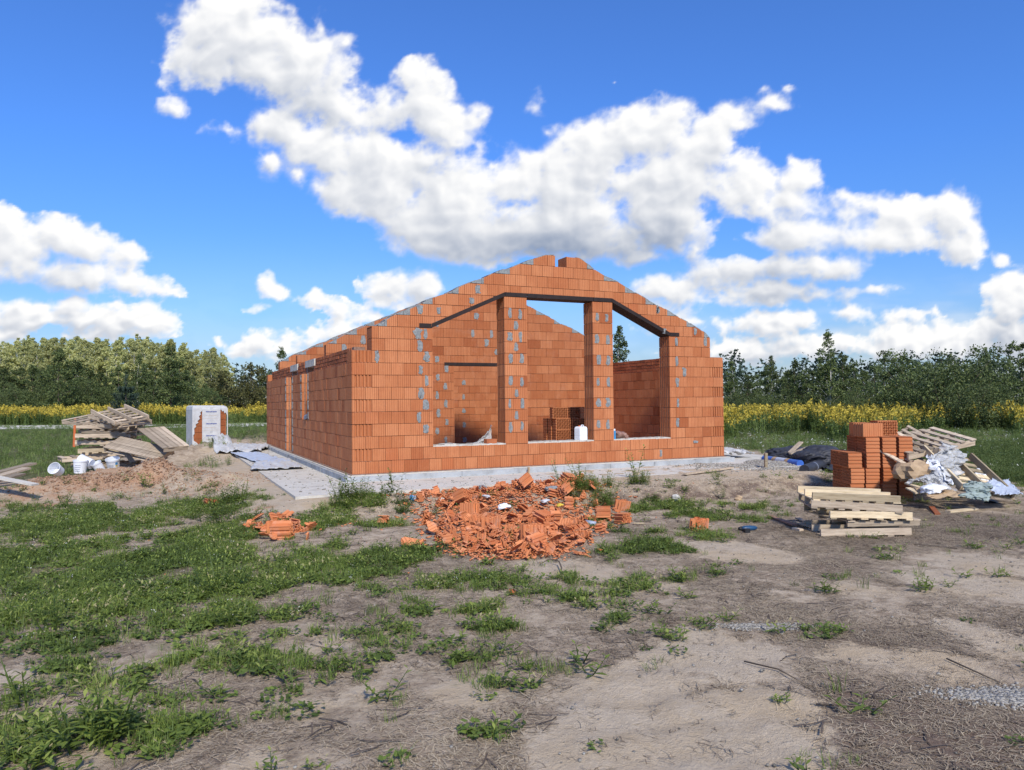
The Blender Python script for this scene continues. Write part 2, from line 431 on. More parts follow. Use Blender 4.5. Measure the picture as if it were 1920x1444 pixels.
        # mortar skim on the cut slope is added below
    if skim:
        a,b=GX[0],GX[-1];n=90;rr=random.Random(seed+5)
        us=[a+(b-a)*i/n for i in range(n+1)]
        for k in range(n):
            u0,u1=us[k],us[k+1]
            if 4.31<u0<4.60 or 4.31<u1<4.60:continue
            if rr.random()<.14:continue
            t=rr.uniform(.006,.02)
            pr([(u0,roofz(u0)-.004),(u1,roofz(u1)-.004),(u1,roofz(u1)+t),(u0,roofz(u0)+t)],off+sg*.004,inner-sg*.004,1,.4)
    for (pu,pc,w,h) in patches:
        pu+=rd.uniform(-.022,.022);w*=rd.uniform(.7,1.3);h*=rd.uniform(.82,1.1)
        cz=zbase+(pc+.5)*HC+rd.uniform(-.012,.012);n=26;poly=[];ph=rd.random()*9;k1=rd.uniform(.1,.3);k2=rd.uniform(-.3,.3)
        for k in range(n):
            t=2*math.pi*k/n;x=math.cos(t);y=math.sin(t)
            ex=abs(x)**.6*(1 if x>0 else -1);ey=abs(y)**.45*(1 if y>0 else -1)
            jx=1+k1*math.sin(ph+k*1.3)+k2*y+rd.uniform(-.22,.22)
            poly.append((pu+ex*w/2*jx,cz+ey*h/2*(1+rd.uniform(-.14,.10))))
        pr(poly,off-sg*.0075,off+sg*.02,1,rd.random())
        pr([(x*.45+pu*.55+.1*w*k2,cz+(z-cz)*.8) for x,z in poly],off-sg*.013,off+sg*.015,1,rd.random())
    return mb.build(name,mats,parent)
house=empty('brick_house',(0,0,0),0,'unfinished roofless red block house with stepped gable walls and three open window bays','house')
front_m=[M['clay'],M['mortar'],M['joint']];part_m=[M['clay_p'],M['mortar'],M['joint']];side_m=[M['clay_x'],M['mortar'],M['joint']]
# ---- front wall with the gable
def f_span(c):
    if c<10:return (0,W)
    return (.38,8.38)
OPEN=[(1.58,3.12,2,15),(3.63,5.21,2,15),(5.71,7.22,2,15)]
def f_low(u):
    return lintz(u)
def f_join(c,s):
    if s[0]<.01:return .38 if c%2 else .25
    if s[0]<.5:return .38+(.25 if c%2==0 else .13)
    if s[0] in(3.12,5.21) or abs(s[0]-3.63)<.01 or abs(s[0]-5.71)<.01:
        return s[0]+.255 if (c%2==0) else s[0]+.18
    if s[0]>7:return 7.22+(.25 if c%2 else .16)
    return s[0]+.25
def f_tl(c,s):
    if s[0]<.01:return 'face' if c%2 else None
    if s[0]>1.6 and c>=2 and c<15:return 'comb'
    return None
def f_tr(c,s):
    if s[1]>8.7:return 'face' if (c%2==0 and c<9) else None
    if s[1]<5.9 and c>=2:return None
    return None
pat=[]
rp=random.Random(3)
for c in range(3,15):
    for (u0,kind) in ((3.12,1),(5.21,2)):
        if c==14:continue
        if c%2==1:pat+=[(u0+.12,c,.085,.20),(u0+.37,c,.085,.20)]
        elif kind==1 and c not in(8,):pat+=[(u0+.25,c,.075,.18)]
for c in range(3,12):pat.append((1.44 if c%2 else 1.32,c,.09,.205))
for c in (3,5,7,9,11):pat.append((7.44,c,.075,.20))
pat+=[(7.62,8,.08,.2),(.47,9,.09,.21),(8.23,11,.07,.2),(1.27,11,.12,.2),(6.95,1-1,.08,.2),(1.72,13,.08,.13),(1.33,13,.09,.19),(2.4,14,.13,.12),(7.07,12,.11,.12),(6.93,14,.10,.16),(7.95,12,.09,.2),(7.9,1,.16,.06),(2.55,15,.09,.19),(6.9,14,.07,.18)]
# the ridge has a slot between its two top blocks
def none2(*a):return None
wall('front_wall',1,0,TH,f_span,12,[(a,b,2,12) for a,b,_,_ in OPEN],f_join,house,front_m,None,None,0,.25,f_tl,f_tr,[p for p in pat if p[1]<12],11)
wall('gable_wall',1,0,TH,lambda c:(.38,8.38),7,[(4.31,4.585,6,7)],lambda c,s:s[0]+(.25 if c%2==0 else .125),house,front_m,roofz,lintz,12*HC,.25,none2,none2,
     [(a,b-12,c_,d_) for a,b,c_,d_ in pat if b>=12 and not(3.0<a<5.8)],21,skim=True)
for k,(u0,u1) in enumerate(((3.12,3.63),(5.21,5.71))):
    wall('pillar',1,0,TH,lambda c,u0=u0,u1=u1:(u0,u1),3,[],lambda c,s:s[0]+(.255 if c%2==0 else .18),house,front_m,None,None,12*HC,.25,
         lambda c,s:'comb',none2,[(a,b-12,c_,d_) for a,b,c_,d_ in pat if u0<=a<=u1 and b>=12],31+k)
# side walls
def s_join(c,s):return s[0]+(.25 if c%2 else .125)
def s_tr(c,s):return 'comb' if (s[1]<9) else None
def s_tl(c,s):return 'comb' if (s[0]>5) else None
sp=lambda c:(TH,L-TH)
lw=wall('side_wall',0,0,TH,sp,9,[(7.18,8.20,0,9),(4.77,5.55,4,9)],s_join,house,side_m,None,None,0,.25,s_tl,s_tr,
     [(8.32,c,.12,.215) for c in range(0,9) if c!=5]+[(7.06,c,.09,.215) for c in range(0,9)]+[(5.68,c,.10,.2) for c in range(4,9)]+[(4.66,c,.10,.215) for c in range(4,9)],41)
wall('side_wall',0,W,W-TH,sp,9,[],s_join,house,side_m,None,None,0,.25,none2,none2,[],43)
def band(x0,x1,gaps,seed):
    rd=random.Random(seed);mb=MB();y=.62
    for c in range(4):
        z0=2.082+c*.081;z1=z0+.068;y=TH+(.02 if c<3 else .25)+(.0 if c%2 else .12);Y1=L-TH
        mb.box((x0+.014,TH+.03,z0-.008),(x1-.014,Y1,z0+.074 if c<3 else z0+.060),2,.5) if not gaps else None
        while y<Y1-.1:
            w=rd.choice((.245,.25,.12)) if rd.random()<.25 else .25
            b=min(y+w-.011,Y1);j=rd.uniform(-.005,.005)
            ok=True
            for (a0,a1,c0,c1) in gaps:
                if c0<=c<=c1 and b>a0 and y<a1:ok=False
            if ok:mb.box((x0+j,y,z0),(x1+j,b,z1+rd.uniform(-.004,.002)),0,rd.random())
            y+=w
        if gaps:
            cur=TH+.04
            for (a0,a1,c0,c1) in sorted(gaps)+[(Y1,Y1,0,9)]:
                if c0<=c<=c1 and a0>cur:mb.box((x0+.014,cur,z0-.008),(x1-.014,a0,z0+.072),2,.5);cur=a1
            if cur<Y1 and cur==TH+.04:mb.box((x0+.014,cur,z0-.008),(x1-.014,Y1,z0+.072),2,.5)
    return mb.build('brick_band',[M['brick'],M['mortar'],M['joint']],house)
G=[(4.47,5.79,2,3),(4.70,5.53,0,1),(7.01,8.28,2,3),(7.22,7.97,0,1)]
band(.13,.37,sorted(G),51);band(W-.37,W-.13,[],52)
mb=MB()
for (a,b) in((4.49,5.77),(7.03,8.26)):
    mb=MB();mb.box((.118,a,2.235),(.375,b,2.405),0);mb.build('window_lintel',M['conc'],house)
# plastic film left in the small side window
# cross walls with the same gable, and the rear wall
cj=lambda c,s:s[0]+(.375 if c%2 else .19)
def c_span(c):return (.385,8.365)
rr_=random.Random(5)
pA=[(3.45,c,.10,.2) if c%2 else (3.22,c,.10,.2) for c in range(0,11)]+[(2.95,10,.12,.2),(2.8,12,.1,.2),(2.55,11,.14,.17),(1.9,12,.15,.19),(2.4,13,.11,.2),(4.2,13,.1,.2),(4.6,12,.1,.2),(4.9,11,.1,.2),(4.3,15,.12,.18),(3.2,14,.1,.2),(4.75,13,.09,.2),(7.9,9,.1,.1),(1.3,12,.1,.21),(.8,11,.1,.2)]
wall('cross_wall',1,4.4,4.65,c_span,19,[(3.67,5.32,0,10)],cj,house,part_m,roofz,None,0,.375,none2,none2,pA,61,skim=True)
pB=[(1.2,12,.12,.2),(5.45,c,.08,.18) ] if False else [(1.25,11,.14,.2)]+[(5.62,c,.10,.17) for c in (0,2,4,6,8)]
wall('cross_wall',1,8.7,8.95,c_span,19,[(1.6,2.8,0,9)],cj,house,part_m,roofz,None,0,.375,none2,none2,pB,62,skim=True)
wall('rear_wall',1,L-TH,L,lambda c:(0,W) if c<10 else (.38,8.38),19,[(2,3.4,4,10),(5.4,6.8,4,10)],s_join,house,front_m,roofz,None,0,.25,none2,none2,[],63,skim=True)
# steel lintels
def bent(name,pts,y0,y1,h,t=.012):
    mb=MB()
    for i in range(len(pts)-1):
        (a,za),(b,zb)=pts[i],pts[i+1];g=.004
        mb.prism([(a+g,za-h),(b-g,zb-h),(b-g,zb),(a+g,za)],1,y0,y0+t,0)              # front flange
        mb.prism([(a+g,za-h-.001),(b-g,zb-h-.001),(b-g,zb-h+t),(a+g,za-h+t)],1,y0+t+.001,y1,0)  # soffit plate
    return mb.build(name,M['steel'],house)
bent('lintel',[(1.31,2.851),(1.56,2.851),(3.14,3.549),(3.64,3.549),(5.23,3.549),(5.70,3.549),(7.24,2.851),(7.50,2.851)],-.012,TH-.01,.083)
bent('door_lintel',[(3.40,2.352),(5.55,2.352)],4.385,4.64,.08)
# mortar levelled on the sills
for (a,b) in ((1.58,3.12),(3.63,5.21),(5.71,7.22)):
    mb=MB();n=26;rd=random.Random(int(a*9))
    for k in range(n):
        x0=a+(b-a)*k/n;x1=a+(b-a)*(k+1)/n;h=.010+rd.uniform(0,.012)+(.02 if a<2 and 3<k<8 else 0)
        mb.box((x0,.004+rd.uniform(-.008,.006),.4505),(x1+.0003*k,TH-.01,.4625+h),0,.5)
    mb.build('sill',M['conc'],house)
# slabs, insulation edge, damp-proof strip
mb=MB();mb.box((-.10,-.10,-.5),(W+.10,L+.10,-.016),0);mb.build('floor_slab',M['conc'],house)
mb=MB();rd=random.Random(4)
for k in range(8):
    a=-.155+k*1.135;mb.box((a,-.157+rd.uniform(-.006,.006),-.34),(a+1.13,-.103,-.032+rd.uniform(-.006,.004)),0)
for k in range(11):
    a=-.10+k*1.18;mb.box((-.157+rd.uniform(-.006,.006),a,-.34),(-.103,a+1.175,-.032+rd.uniform(-.006,.004)),0)
mb.build('insulation_edge',M['xps'],house)
mb=MB()
mb.box((-.045,-.045,-.0155),(W+.03,-.004+.38,-.001),0);mb.box((-.05,.381,-.0155),(.38,L,-.002),0)
mb.build('damp_proof_strip',M['joint'],house)
mb=MB();mb.box((-1.3,-1.8,-.55),(W+2.2,L+1.6,-.132),0);sl_=mb.build('apron_slab',M['conc'],house)
# ================================================================ ground
def seg_d(x,y,a,b):
    ax,ay=a;bx,by=b;dx,dy=bx-ax,by-ay;t=np.clip(((x-ax)*dx+(y-ay)*dy)/(dx*dx+dy*dy+1e-9),0,1)
    return np.hypot(x-ax-t*dx,y-ay-t*dy),t
SX0,SX1,SY0,SY1=-1.3,W+2.2,-1.8,L+1.6
def gz(x,y):
    x=np.asarray(x,float);y=np.asarray(y,float)
    z=-.35+.035*fbm(x*.35,y*.35,3,5)+.018*fbm(x*1.7,y*1.7,3,6)
    dx=np.maximum(np.maximum(SX0-x,x-SX1),0);dy=np.maximum(np.maximum(SY0-y,y-SY1),0);d=np.hypot(dx,dy)
    z=z+.17*(1-sstep(0,1.5,d))
    # sand berm along the front right of the slab
    for a,b,h,w in (((2.9,-3.0),(5.2,-2.95),.05,.35),((5.2,-2.95),(8.3,-2.95),.05,.4),((7.6,-1.5),(9.6,-1.0),.045,.7),
                    ((-.35,-2.45),(.5,-2.6),.10,.38),((9.4,-1.),(9.9,3),.05,.6)):
        q,t=seg_d(x,y,a,b);z=z+h*np.exp(-(q/w)**2)*(1+.25*fbm(x*2.2,y*2.2,3,9))
    # bank along the front: the ground near the slab stands higher than the trampled yard
    yb=-3.35+.22*fbm(x*.8,x*0+3.3,3,23)+.10*fbm(x*3,y*3,3,24)
    pl=(1-sstep(.0,.62,yb-y))*sstep(2.2,3.3,x)*(1-sstep(8.6,10.2,x+.3*y+1))*(y<0)
    z=z*(1-pl)+(-.135+.03*fbm(x*2.6,y*2.6,4,25))*pl
    # clay and sand heaps on the left
    for a,b,h,w in (((-5.0,2.9),(-3.3,2.8),.27,.80),((-3.3,3.0),(-2.4,1.9),.20,.6),((-5.6,2.6),(-5.9,2.3),.06,.6),((-4.3,5.4),(-2.7,4.6),.22,.7),((-2.1,1.3),(-1.8,3.6),.07,.6),
                    ((-2.6,10.5),(-1.3,12.0),.38,1.0),((-1.2,16.5),(1.5,17.5),.5,1.2),((.5,21),(1.6,22.5),.5,1.3)):
        q,t=seg_d(x,y,a,b);z=z+h*np.exp(-(q/w)**2)*(1+.45*fbm(x*1.9,y*1.9,4,19)+.22*fbm(x*6,y*6,3,20,.6,True))
    # tyre ridges in the loose sand at the front
    sx,sy=x+.3,y+10.4
    r=(sx*.30+sy*.954);msk=np.exp(-((sx*.954-sy*.30)/.95)**4)*np.exp(-(sy/1.35)**4)
    z=z+msk*(.022*np.abs(np.sin(r*np.pi/.40+.9*fbm(x*1.2,y*1.2,2,3)))**.6+.007*np.sin(r*2*np.pi/.085)+.012*fbm(x*9,y*9,3,4))
    z=z+.10*np.exp(-(((x-1.2)/.9)**2+((y+5.4)/.6)**2))*0
    # heap under the rubble
    z=z+.30*np.exp(-(((x-2.05)/.85)**2+((y+3.25)/.62)**2))
    # the wide field rises a little
    far=np.hypot(x,y);z=z+sstep(30,110,far)*.35+.10*sstep(15,60,far)*fbm(x*.05,y*.05,2,8)
    ins=(x>SX0+.06)&(x<SX1-.06)&(y>SY0+.06)&(y<SY1-.06)
    bermy=(y<-.2)&(x>3.5)
    z=np.where(ins&~bermy,-.45,z)
    z=np.where(ins&bermy,np.where(z>-.14,z,-.45),z)
    return z
def rowmask(x,y,L_):
    s=np.zeros(np.shape(x))
    for (px,py,r,w) in L_:
        c=at(px,py);s=np.maximum(s,w*np.exp(-((x-c[0])**2+(y-c[1])**2)/(r*r)))
    return s
SAND=[(1600,1105,.45,.6),(1750,1085,.6,.7),(1900,1110,.7,.85),(1650,1230,.35,.65),(1560,1230,.3,.5),(1480,1120,.4,.5),(1200,1290,.4,.9),(1150,1440,.5,.9),(1820,1180,.4,.6),(1000,1150,.3,.5),(560,1330,.3,.5),(900,1300,.35,.6),(1300,1400,.75,1),(1180,1330,.5,.9),(1420,1330,.45,.9),(1350,1230,.5,1),(1250,1240,.35,.8),(1480,1420,.3,.6),(1040,1065,.5,1),(1100,1075,.45,.9),(1350,1030,.6,.9),(1430,1040,.5,.8),(1250,1100,.35,.6),
      (1850,1060,.7,.9),(1750,1240,.35,.6),(1900,1210,.4,.8),(600,1215,.25,.8),(300,1170,.3,.6),(30,1270,.3,.8),(280,1250,.18,.7),(700,1020,.35,.5),(560,960,.7,1),(480,930,.7,1),(520,905,.6,1),(450,885,.6,.9),(620,940,.4,.8),
      (650,1300,.3,.5),(520,1430,.3,.5),(860,1190,.3,.5),(760,925,.7,.9),(900,915,.6,.9),(350,905,1.0,.8),(430,835,1.,.8),(700,1010,.3,.5)]
CLAY=[(950,985,.9,.75),(900,960,.8,.7),(1010,970,.8,.7),(940,940,.8,.7),(515,992,.35,.7),(200,905,1.1,1),(120,930,.9,1),(60,945,.7,.9),(300,900,.8,.8),(260,920,.8,.9),(400,925,.6,.5),(500,965,.4,.5)]
GRS=[(700,1170,.6,.6),(600,1230,.5,.6),(450,1230,.5,.6),(250,1190,.5,.8),(120,1210,.4,.8),(520,1240,.4,.6),(800,1200,.5,.6),(950,1100,.4,.6),(360,1300,.3,.6),(100,1290,.3,.8),(200,1330,.25,.8),(60,1360,.25,.8),(750,1300,.3,.5),(900,1350,.25,.4),(1050,1200,.3,.5),(640,1080,.8,.8),(740,1060,.6,.7),(60,1050,1.3,1),(200,1080,1.3,1),(330,1040,1.3,1),(150,980,1.6,1),(330,960,1.2,1),(60,950,1.,.6),(30,1160,.7,1),(150,1190,.4,.9),(430,1100,.9,1),(560,1060,1.,1),(450,1000,1.,1),(660,1060,.9,.9),(600,990,.5,.9),
     (400,1160,.6,.9),(560,1150,.5,.8),(700,1100,.5,.7),(850,1090,.45,.75),(900,1140,.3,.7),(790,1150,.35,.7),(1100,1130,.4,.8),(1030,1110,.35,.8),(1160,1160,.3,.75),(1080,1090,.3,.7),(680,960,.6,1),(640,975,.4,1),(720,985,.4,.8),
     (1250,950,.7,.8),(1320,965,.6,.8),(1400,950,.5,.7),(1170,1040,.5,.8),(1240,1030,.5,.8),(1290,1000,.5,.7),(1130,985,.3,.5),(80,1300,.25,.8),(160,1370,.25,1),(330,1260,.25,.75),(300,1215,.25,.8),(150,1250,.3,.9),(230,1290,.2,.7),
     (40,1400,.3,1),(350,1370,.3,.9),(480,1350,.3,.7),(560,1180,.3,.7),(700,1250,.25,.6),(600,1290,.3,.7),(800,1260,.25,.7),(900,1280,.25,.6),(650,1230,.2,.6),(940,1180,.25,.8),(860,1240,.18,.7),(1000,1270,.2,.5),(1250,1195,.15,.7),
     (740,1230,.3,.5),(1180,1100,.3,.6),(800,1040,.5,.7),(900,1060,.4,.5),(380,880,1.2,.9),(250,850,1.5,.3),(60,880,2.2,.9),(400,860,1.,.9),(160,850,1.5,.5),(1720,1110,.3,.35),(1680,1110,.2,.5),(1800,900,2,.3),
     (120,1120,.9,.9),(20,1080,.9,1),(250,1130,.8,.9),(1350,945,.4,.7),(1500,1045,.3,.3),(1800,1000,.3,.4),(1640,1045,.3,.4)]
DARK=[(1700,1000,1.2,.8),(1850,980,1.,.8),(1550,1060,.7,.6),(1650,1200,.8,.5),(1500,1180,.6,.5),(1700,1350,.8,.7),(1600,1420,.5,.7),(1850,1400,.6,.8),(1270,1165,.15,.8),(700,1380,.5,.4),(350,1330,.3,.5),(1600,1290,.5,.5)]
def masks(x,y):
    bank=np.exp(-((y+3.75+.2*fbm(x*.9,x*0,2,26))/.36)**2)*sstep(2.2,3.,x)*(1-sstep(8.6,9.8,x))
    wx=x+.22*fbm(x*1.6,y*1.6,3,31);wy=y+.22*fbm(x*1.6,y*1.6,3,37)
    s=rowmask(wx,wy,SAND);c=rowmask(wx,wy,CLAY);g=rowmask(wx,wy,GRS);d=rowmask(wx,wy,DARK)
    d=np.maximum(d,bank*(.55+.7*fbm(x*2,y*5,3,27)))
    # open field: everything beyond the site is green
    out=np.maximum(sstep(9,15,y-.55*np.maximum(-x-3,0)*0)*(x<0),0)
    e1=sstep(0,1.5,x-(11.4+.25*(y+2)))            # right of the house
    e1=e1*sstep(-6.3,-4.6,y)
    lf=sstep(3.2,5.5,-x)*sstep(4.5,7.5,y)
    bk=sstep(14.8,16.5,y)
    g=np.maximum(g,np.maximum(np.maximum(e1,lf),bk)*.95)
    dx=np.maximum(np.maximum(SX0-x,x-SX1),0);dy=np.maximum(np.maximum(SY0-y,y-SY1),0);dd=np.hypot(dx,dy)
    s=np.maximum(s,(1-sstep(.3,1.3,dd))*.9)
    for a,b,w in (((3.2,-2.6),(9.8,-2.6),.95),((6,-1.7),(9.6,-1.2),.9)):
        q,_=seg_d(wx,wy,a,b);s=np.maximum(s,np.exp(-(q/w)**2)*.8)
    s=s*(1-.55*bank)
    return s,c,g,d
def axisv(lo,hi,st,far,k=1.13):
    a=list(np.arange(lo,hi,st));s=st;v=hi
    while v<far:v+=s;a.append(v);s*=k
    s=st;v=lo;b=[]
    while v>-far:v-=s;b.append(v);s*=k
    return np.array(b[::-1]+a)
gx=axisv(-7.5,11.5,.075,2500);gy=axisv(-12.4,4.2,.075,2500)
X,Y=np.meshgrid(gx,gy);Zg=gz(X,Y)
nx,ny=len(gx),len(gy)
idx=np.arange(nx*ny).reshape(ny,nx)
Fq=np.stack([idx[:-1,:-1],idx[:-1,1:],idx[1:,1:],idx[1:,:-1]],-1).reshape(-1,4)
ms,mc,mg,md=masks(X,Y)
def ground_mat():
    m_,nt,b=mat('ground',.95,.12);co=coords(nt,'Object')
    s=attr(nt,'sand').outputs['Fac'];c=attr(nt,'clay').outputs['Fac'];g=attr(nt,'green').outputs['Fac'];d=attr(nt,'dark').outputs['Fac']
    n1=noise(nt,1.1,8,.7,co);n2=noise(nt,7,7,.72,co);n3=noise(nt,34,5,.75,co);n4=noise(nt,110,3,.7,co)
    soil=ramp(nt,n2,[(.30,(.22,.165,.115)),(.48,(.38,.295,.21)),(.62,(.52,.42,.31))])
    fib=noise(nt,26,5,.75,mapping(nt,co,(1,3.2,1)),1.2)
    soil=mixc(nt,mth(nt,'MULTIPLY',sstepn(nt,fib,.52,.72),.6),soil,(.46,.385,.29))
    soil=mixc(nt,mth(nt,'MULTIPLY',sstepn(nt,n3,.55,.75),.5),soil,(.12,.085,.062))
    sand=ramp(nt,n2,[(.3,(.42,.335,.24)),(.55,(.52,.425,.315)),(.75,(.58,.485,.37))])
    sand=mixc(nt,mth(nt,'MULTIPLY',sstepn(nt,n3,.60,.72),.4),sand,(.20,.15,.11))
    sand=mixc(nt,mth(nt,'MULTIPLY',sstepn(nt,n1,.45,.65),.6),sand,(.50,.375,.235))
    cl=ramp(nt,n3,[(.3,(.24,.13,.08)),(.5,(.42,.25,.15)),(.7,(.54,.37,.25))])
    cl=mixc(nt,sstepn(nt,n1,.45,.62),cl,(.46,.36,.26))
    gr=ramp(nt,n3,[(.35,(.06,.07,.025)),(.6,(.12,.13,.05)),(.75,(.20,.17,.09))])
    dk=ramp(nt,n3,[(.35,(.13,.09,.068)),(.7,(.26,.19,.14))])
    br=mth(nt,'MULTIPLY_ADD',n2,.9,-.45);br2=mth(nt,'MULTIPLY_ADD',n1,.8,-.4);br=mth(nt,'ADD',br,br2)
    def k(v,lo,hi,amt=1.):
        return sstepn(nt,mth(nt,'MULTIPLY_ADD',br,amt,v),lo,hi)
    o=mixc(nt,k(d,.3,.65),soil,dk)
    o=mixc(nt,k(s,.32,.55),o,sand)
    o=mixc(nt,k(c,.3,.55),o,cl)
    o=mixc(nt,k(g,.62,1.0,.8),o,gr)
    nt.links.new(o,b.inputs['Base Color'])
    h=mth(nt,'ADD',mth(nt,'MULTIPLY',n3,.7),mth(nt,'ADD',mth(nt,'MULTIPLY',n4,.35),mth(nt,'MULTIPLY',n2,1.)))
    bump(nt,b,h,.9,.03)
    return m_
M['ground']=ground_mat()
gnd=np_mesh('ground',np.stack([X.ravel(),Y.ravel(),Zg.ravel()],1),Fq,M['ground'],pt=dict(sand=ms.ravel(),clay=mc.ravel(),green=mg.ravel(),dark=md.ravel()),smooth=True)
tag(gnd,kind='structure')
# pale gravel lane far behind the pallets
mb=MB()
for k in range(60):
    x0=-48+k*1.9;y0=51.5-.36*(x0+16)*1.0;x1=x0+1.9;y1=51.5-.36*(x1+16)
    if x1>12:break
    def zz(x,y):return float(gz(x,y))+.012
    mb.add([(x0,y0,zz(x0,y0)),(x1,y1,zz(x1,y1)),(x1,y1+8.5,zz(x1,y1+8.5)),(x0,y0+8.5,zz(x0,y0+8.5))],[(0,1,2,3)],0)
M['lane']=simple('pale_gravel',(.66,.63,.57),(.50,.47,.42),.95,.1,1.5,8,.4,.02)
tag(mb.build('path',M['lane']),kind='structure')

# ---------------------------------------------------------------- scattered small stuff
def scatter(name,protos,pos,scale,rot,mats,kind='stuff',tilt=None,rndb=None,label=None,cat=None):
    """merge many copies of small numpy prototypes (V,F,r,mi) into one mesh"""
    Vs=[];Fs=[];Rs=[];Ms=[];off=0;n=len(pos);ch=RNG.integers(0,len(protos),n)
    for i,(V,Fq_,rr,mi) in enumerate(protos):
        ii=np.where(ch==i)[0]
        if len(ii)==0:continue
        c,s=np.cos(rot[ii])[:,None],np.sin(rot[ii])[:,None];sc=scale[ii][:,None]
        x=V[None,:,0]*c-V[None,:,1]*s;y=V[None,:,0]*s+V[None,:,1]*c;z=np.repeat(V[None,:,2],len(ii),0)
        P=np.stack([x*sc,y*sc,z*sc],-1)+pos[ii][:,None,:]
        Vs.append(P.reshape(-1,3))
        F2=Fq_[None]+(np.arange(len(ii))*len(V))[:,None,None]+off
        Fs.append(F2.reshape(-1,Fq_.shape[1]));off+=P.shape[0]*P.shape[1]
        b=(rndb[ii][:,None] if rndb is not None else 0)
        Rs.append(np.clip(np.repeat(rr[None],len(ii),0)+b,0,1).ravel());Ms.append(np.repeat(mi[None],len(ii),0).ravel())
    o=np_mesh(name,np.concatenate(Vs),np.concatenate(Fs),mats,rnd=np.concatenate(Rs),mi=np.concatenate(Ms))
    return tag(o,label,cat,kind=kind)
def blade_set(n,h,spread,width,lean,rs,segs=2,col0=.3,col1=.8,hv=.5):
    V=[];Fc=[];Rr=[]
    for i in range(n):
        a=rs.uniform(0,2*np.pi);r=spread*math.sqrt(rs.random());x,y=r*math.cos(a),r*math.sin(a)
        b=rs.uniform(0,2*np.pi);dx,dy=math.cos(b),math.sin(b);wx,wy=-dy,dx
        hh=h*rs.uniform(1-hv,1);ln=hh*rs.uniform(.1,lean);w=width*rs.uniform(.7,1.2);k=len(V);c=rs.uniform(col0,col1)
        for s in range(segs+1):
            t=s/segs;ww=w*(1-t*.85)*(1 if s else .6);px=x+dx*ln*t**1.7;py=y+dy*ln*t**1.7;pz=hh*t*(1-.25*t*lean)
            V+=[(px-wx*ww/2,py-wy*ww/2,pz),(px+wx*ww/2,py+wy*ww/2,pz)]
        for s in range(segs):
            j=k+2*s;Fc.append((j,j+1,j+3,j+2));Rr.append(c)
    return np.array(V),np.array(Fc),np.array(Rr),np.zeros(len(Fc),int)
def leaf_set(n,rs,h=.03,spread=.08,size=.02,col0=.2,col1=.7,flat=.5):
    V=[];Fc=[];Rr=[]
    for i in range(n):
        a=rs.uniform(0,2*np.pi);r=spread*math.sqrt(rs.random());c=np.array([r*math.cos(a),r*math.sin(a),h*rs.uniform(.3,1)])
        d=rs.uniform(0,2*np.pi);u=np.array([math.cos(d),math.sin(d),rs.uniform(-flat,flat)]);w=np.array([-math.sin(d),math.cos(d),rs.uniform(-flat,flat)])
        s=size*rs.uniform(.6,1.3);k=len(V)
        V+=[c-u*s,c+w*s*.6,c+u*s,c-w*s*.6];Fc.append((k,k+1,k+2,k+3));Rr.append(rs.uniform(col0,col1))
    return np.array(V),np.array(Fc),np.array(Rr),np.zeros(len(Fc),int)
def stem_set(n,rs,h,spread,leaf,col0=.25,col1=.85,fan=.35,whorl=9,lw=.24):
    """upright stems carrying lance-shaped leaves"""
    V=[];Fc=[];Rr=[]
    for i in range(n):
        a=rs.uniform(0,2*np.pi);r=spread*math.sqrt(rs.random());x,y=r*math.cos(a),r*math.sin(a);hh=h*rs.uniform(.6,1)
        lx,ly=x*fan/max(spread,.01)*hh+rs.uniform(-.05,.05)*hh,y*fan/max(spread,.01)*hh+rs.uniform(-.05,.05)*hh
        k=len(V);w=.004+.006*h
        V+=[(x-w,y,0),(x+w,y,0),(x+lx+w*.4,y+ly,hh),(x+lx-w*.4,y+ly,hh)];Fc.append((k,k+1,k+2,k+3));Rr.append(.2)
        for j in range(whorl):
            t=.15+.85*j/(whorl-1);b=j*2.4+rs.uniform(-.4,.4);u=np.array([math.cos(b),math.sin(b),rs.uniform(.15,.75)+.5*(t>.9)]);u/=np.linalg.norm(u)
            ww=np.array([-math.sin(b),math.cos(b),0]);p=np.array([x+lx*t,y+ly*t,hh*t]);l=leaf*rs.uniform(.7,1.15)*(1.15-.55*t);k=len(V)
            tip=p+u*l;tip[2]-=l*.18;mid=p+u*l*.45
            V+=[p,mid-ww*l*lw*.5,tip,mid+ww*l*lw*.5];Fc.append((k,k+1,k+2,k+3));Rr.append(np.clip(rs.uniform(col0,col1)*(.8+.4*t),0,.92))
    return np.array(V),np.array(Fc),np.array(Rr),np.zeros(len(Fc),int)
rs=np.random.default_rng(12)
tufts=[blade_set(15,.11,.05,.007,1.0,rs) for _ in range(4)]+[blade_set(12,.16,.05,.007,.8,rs,hv=.6) for _ in range(3)]
clover=[leaf_set(26,rs,.045,.09,.020) for _ in range(4)]
rosette=[stem_set(3,rs,.10,.03,.075,.35,.9,1.2,6,.34) for _ in range(4)]
weedp=[stem_set(4,rs,.24,.06,.085,.25,.8,.5,10) for _ in range(4)]
def sample(n,x0,x1,y0,y1,fn,thr=0.,seed=0):
    r=np.random.default_rng(seed);x=r.uniform(x0,x1,n);y=r.uniform(y0,y1,n);p=fn(x,y);k=r.random(n)<p
    return x[k],y[k]
def inview(x,y,marg=1.3,near=0.):
    q=np.stack([x-CAM[0],y-CAM[1],np.full(len(x),-1.6)],1);z=q@_d;h=q@_rr;v=q@_uu
    return (z>near)&(np.abs(h)<z*(960/F_PX)*marg+.4)&(v>-z*(722/F_PX)*marg-.5)
def veg_ok(x,y):
    inside=(x>SX0-.05)&(x<SX1+.05)&(y>SY0-.05)&(y<SY1+.05)
    return ~inside
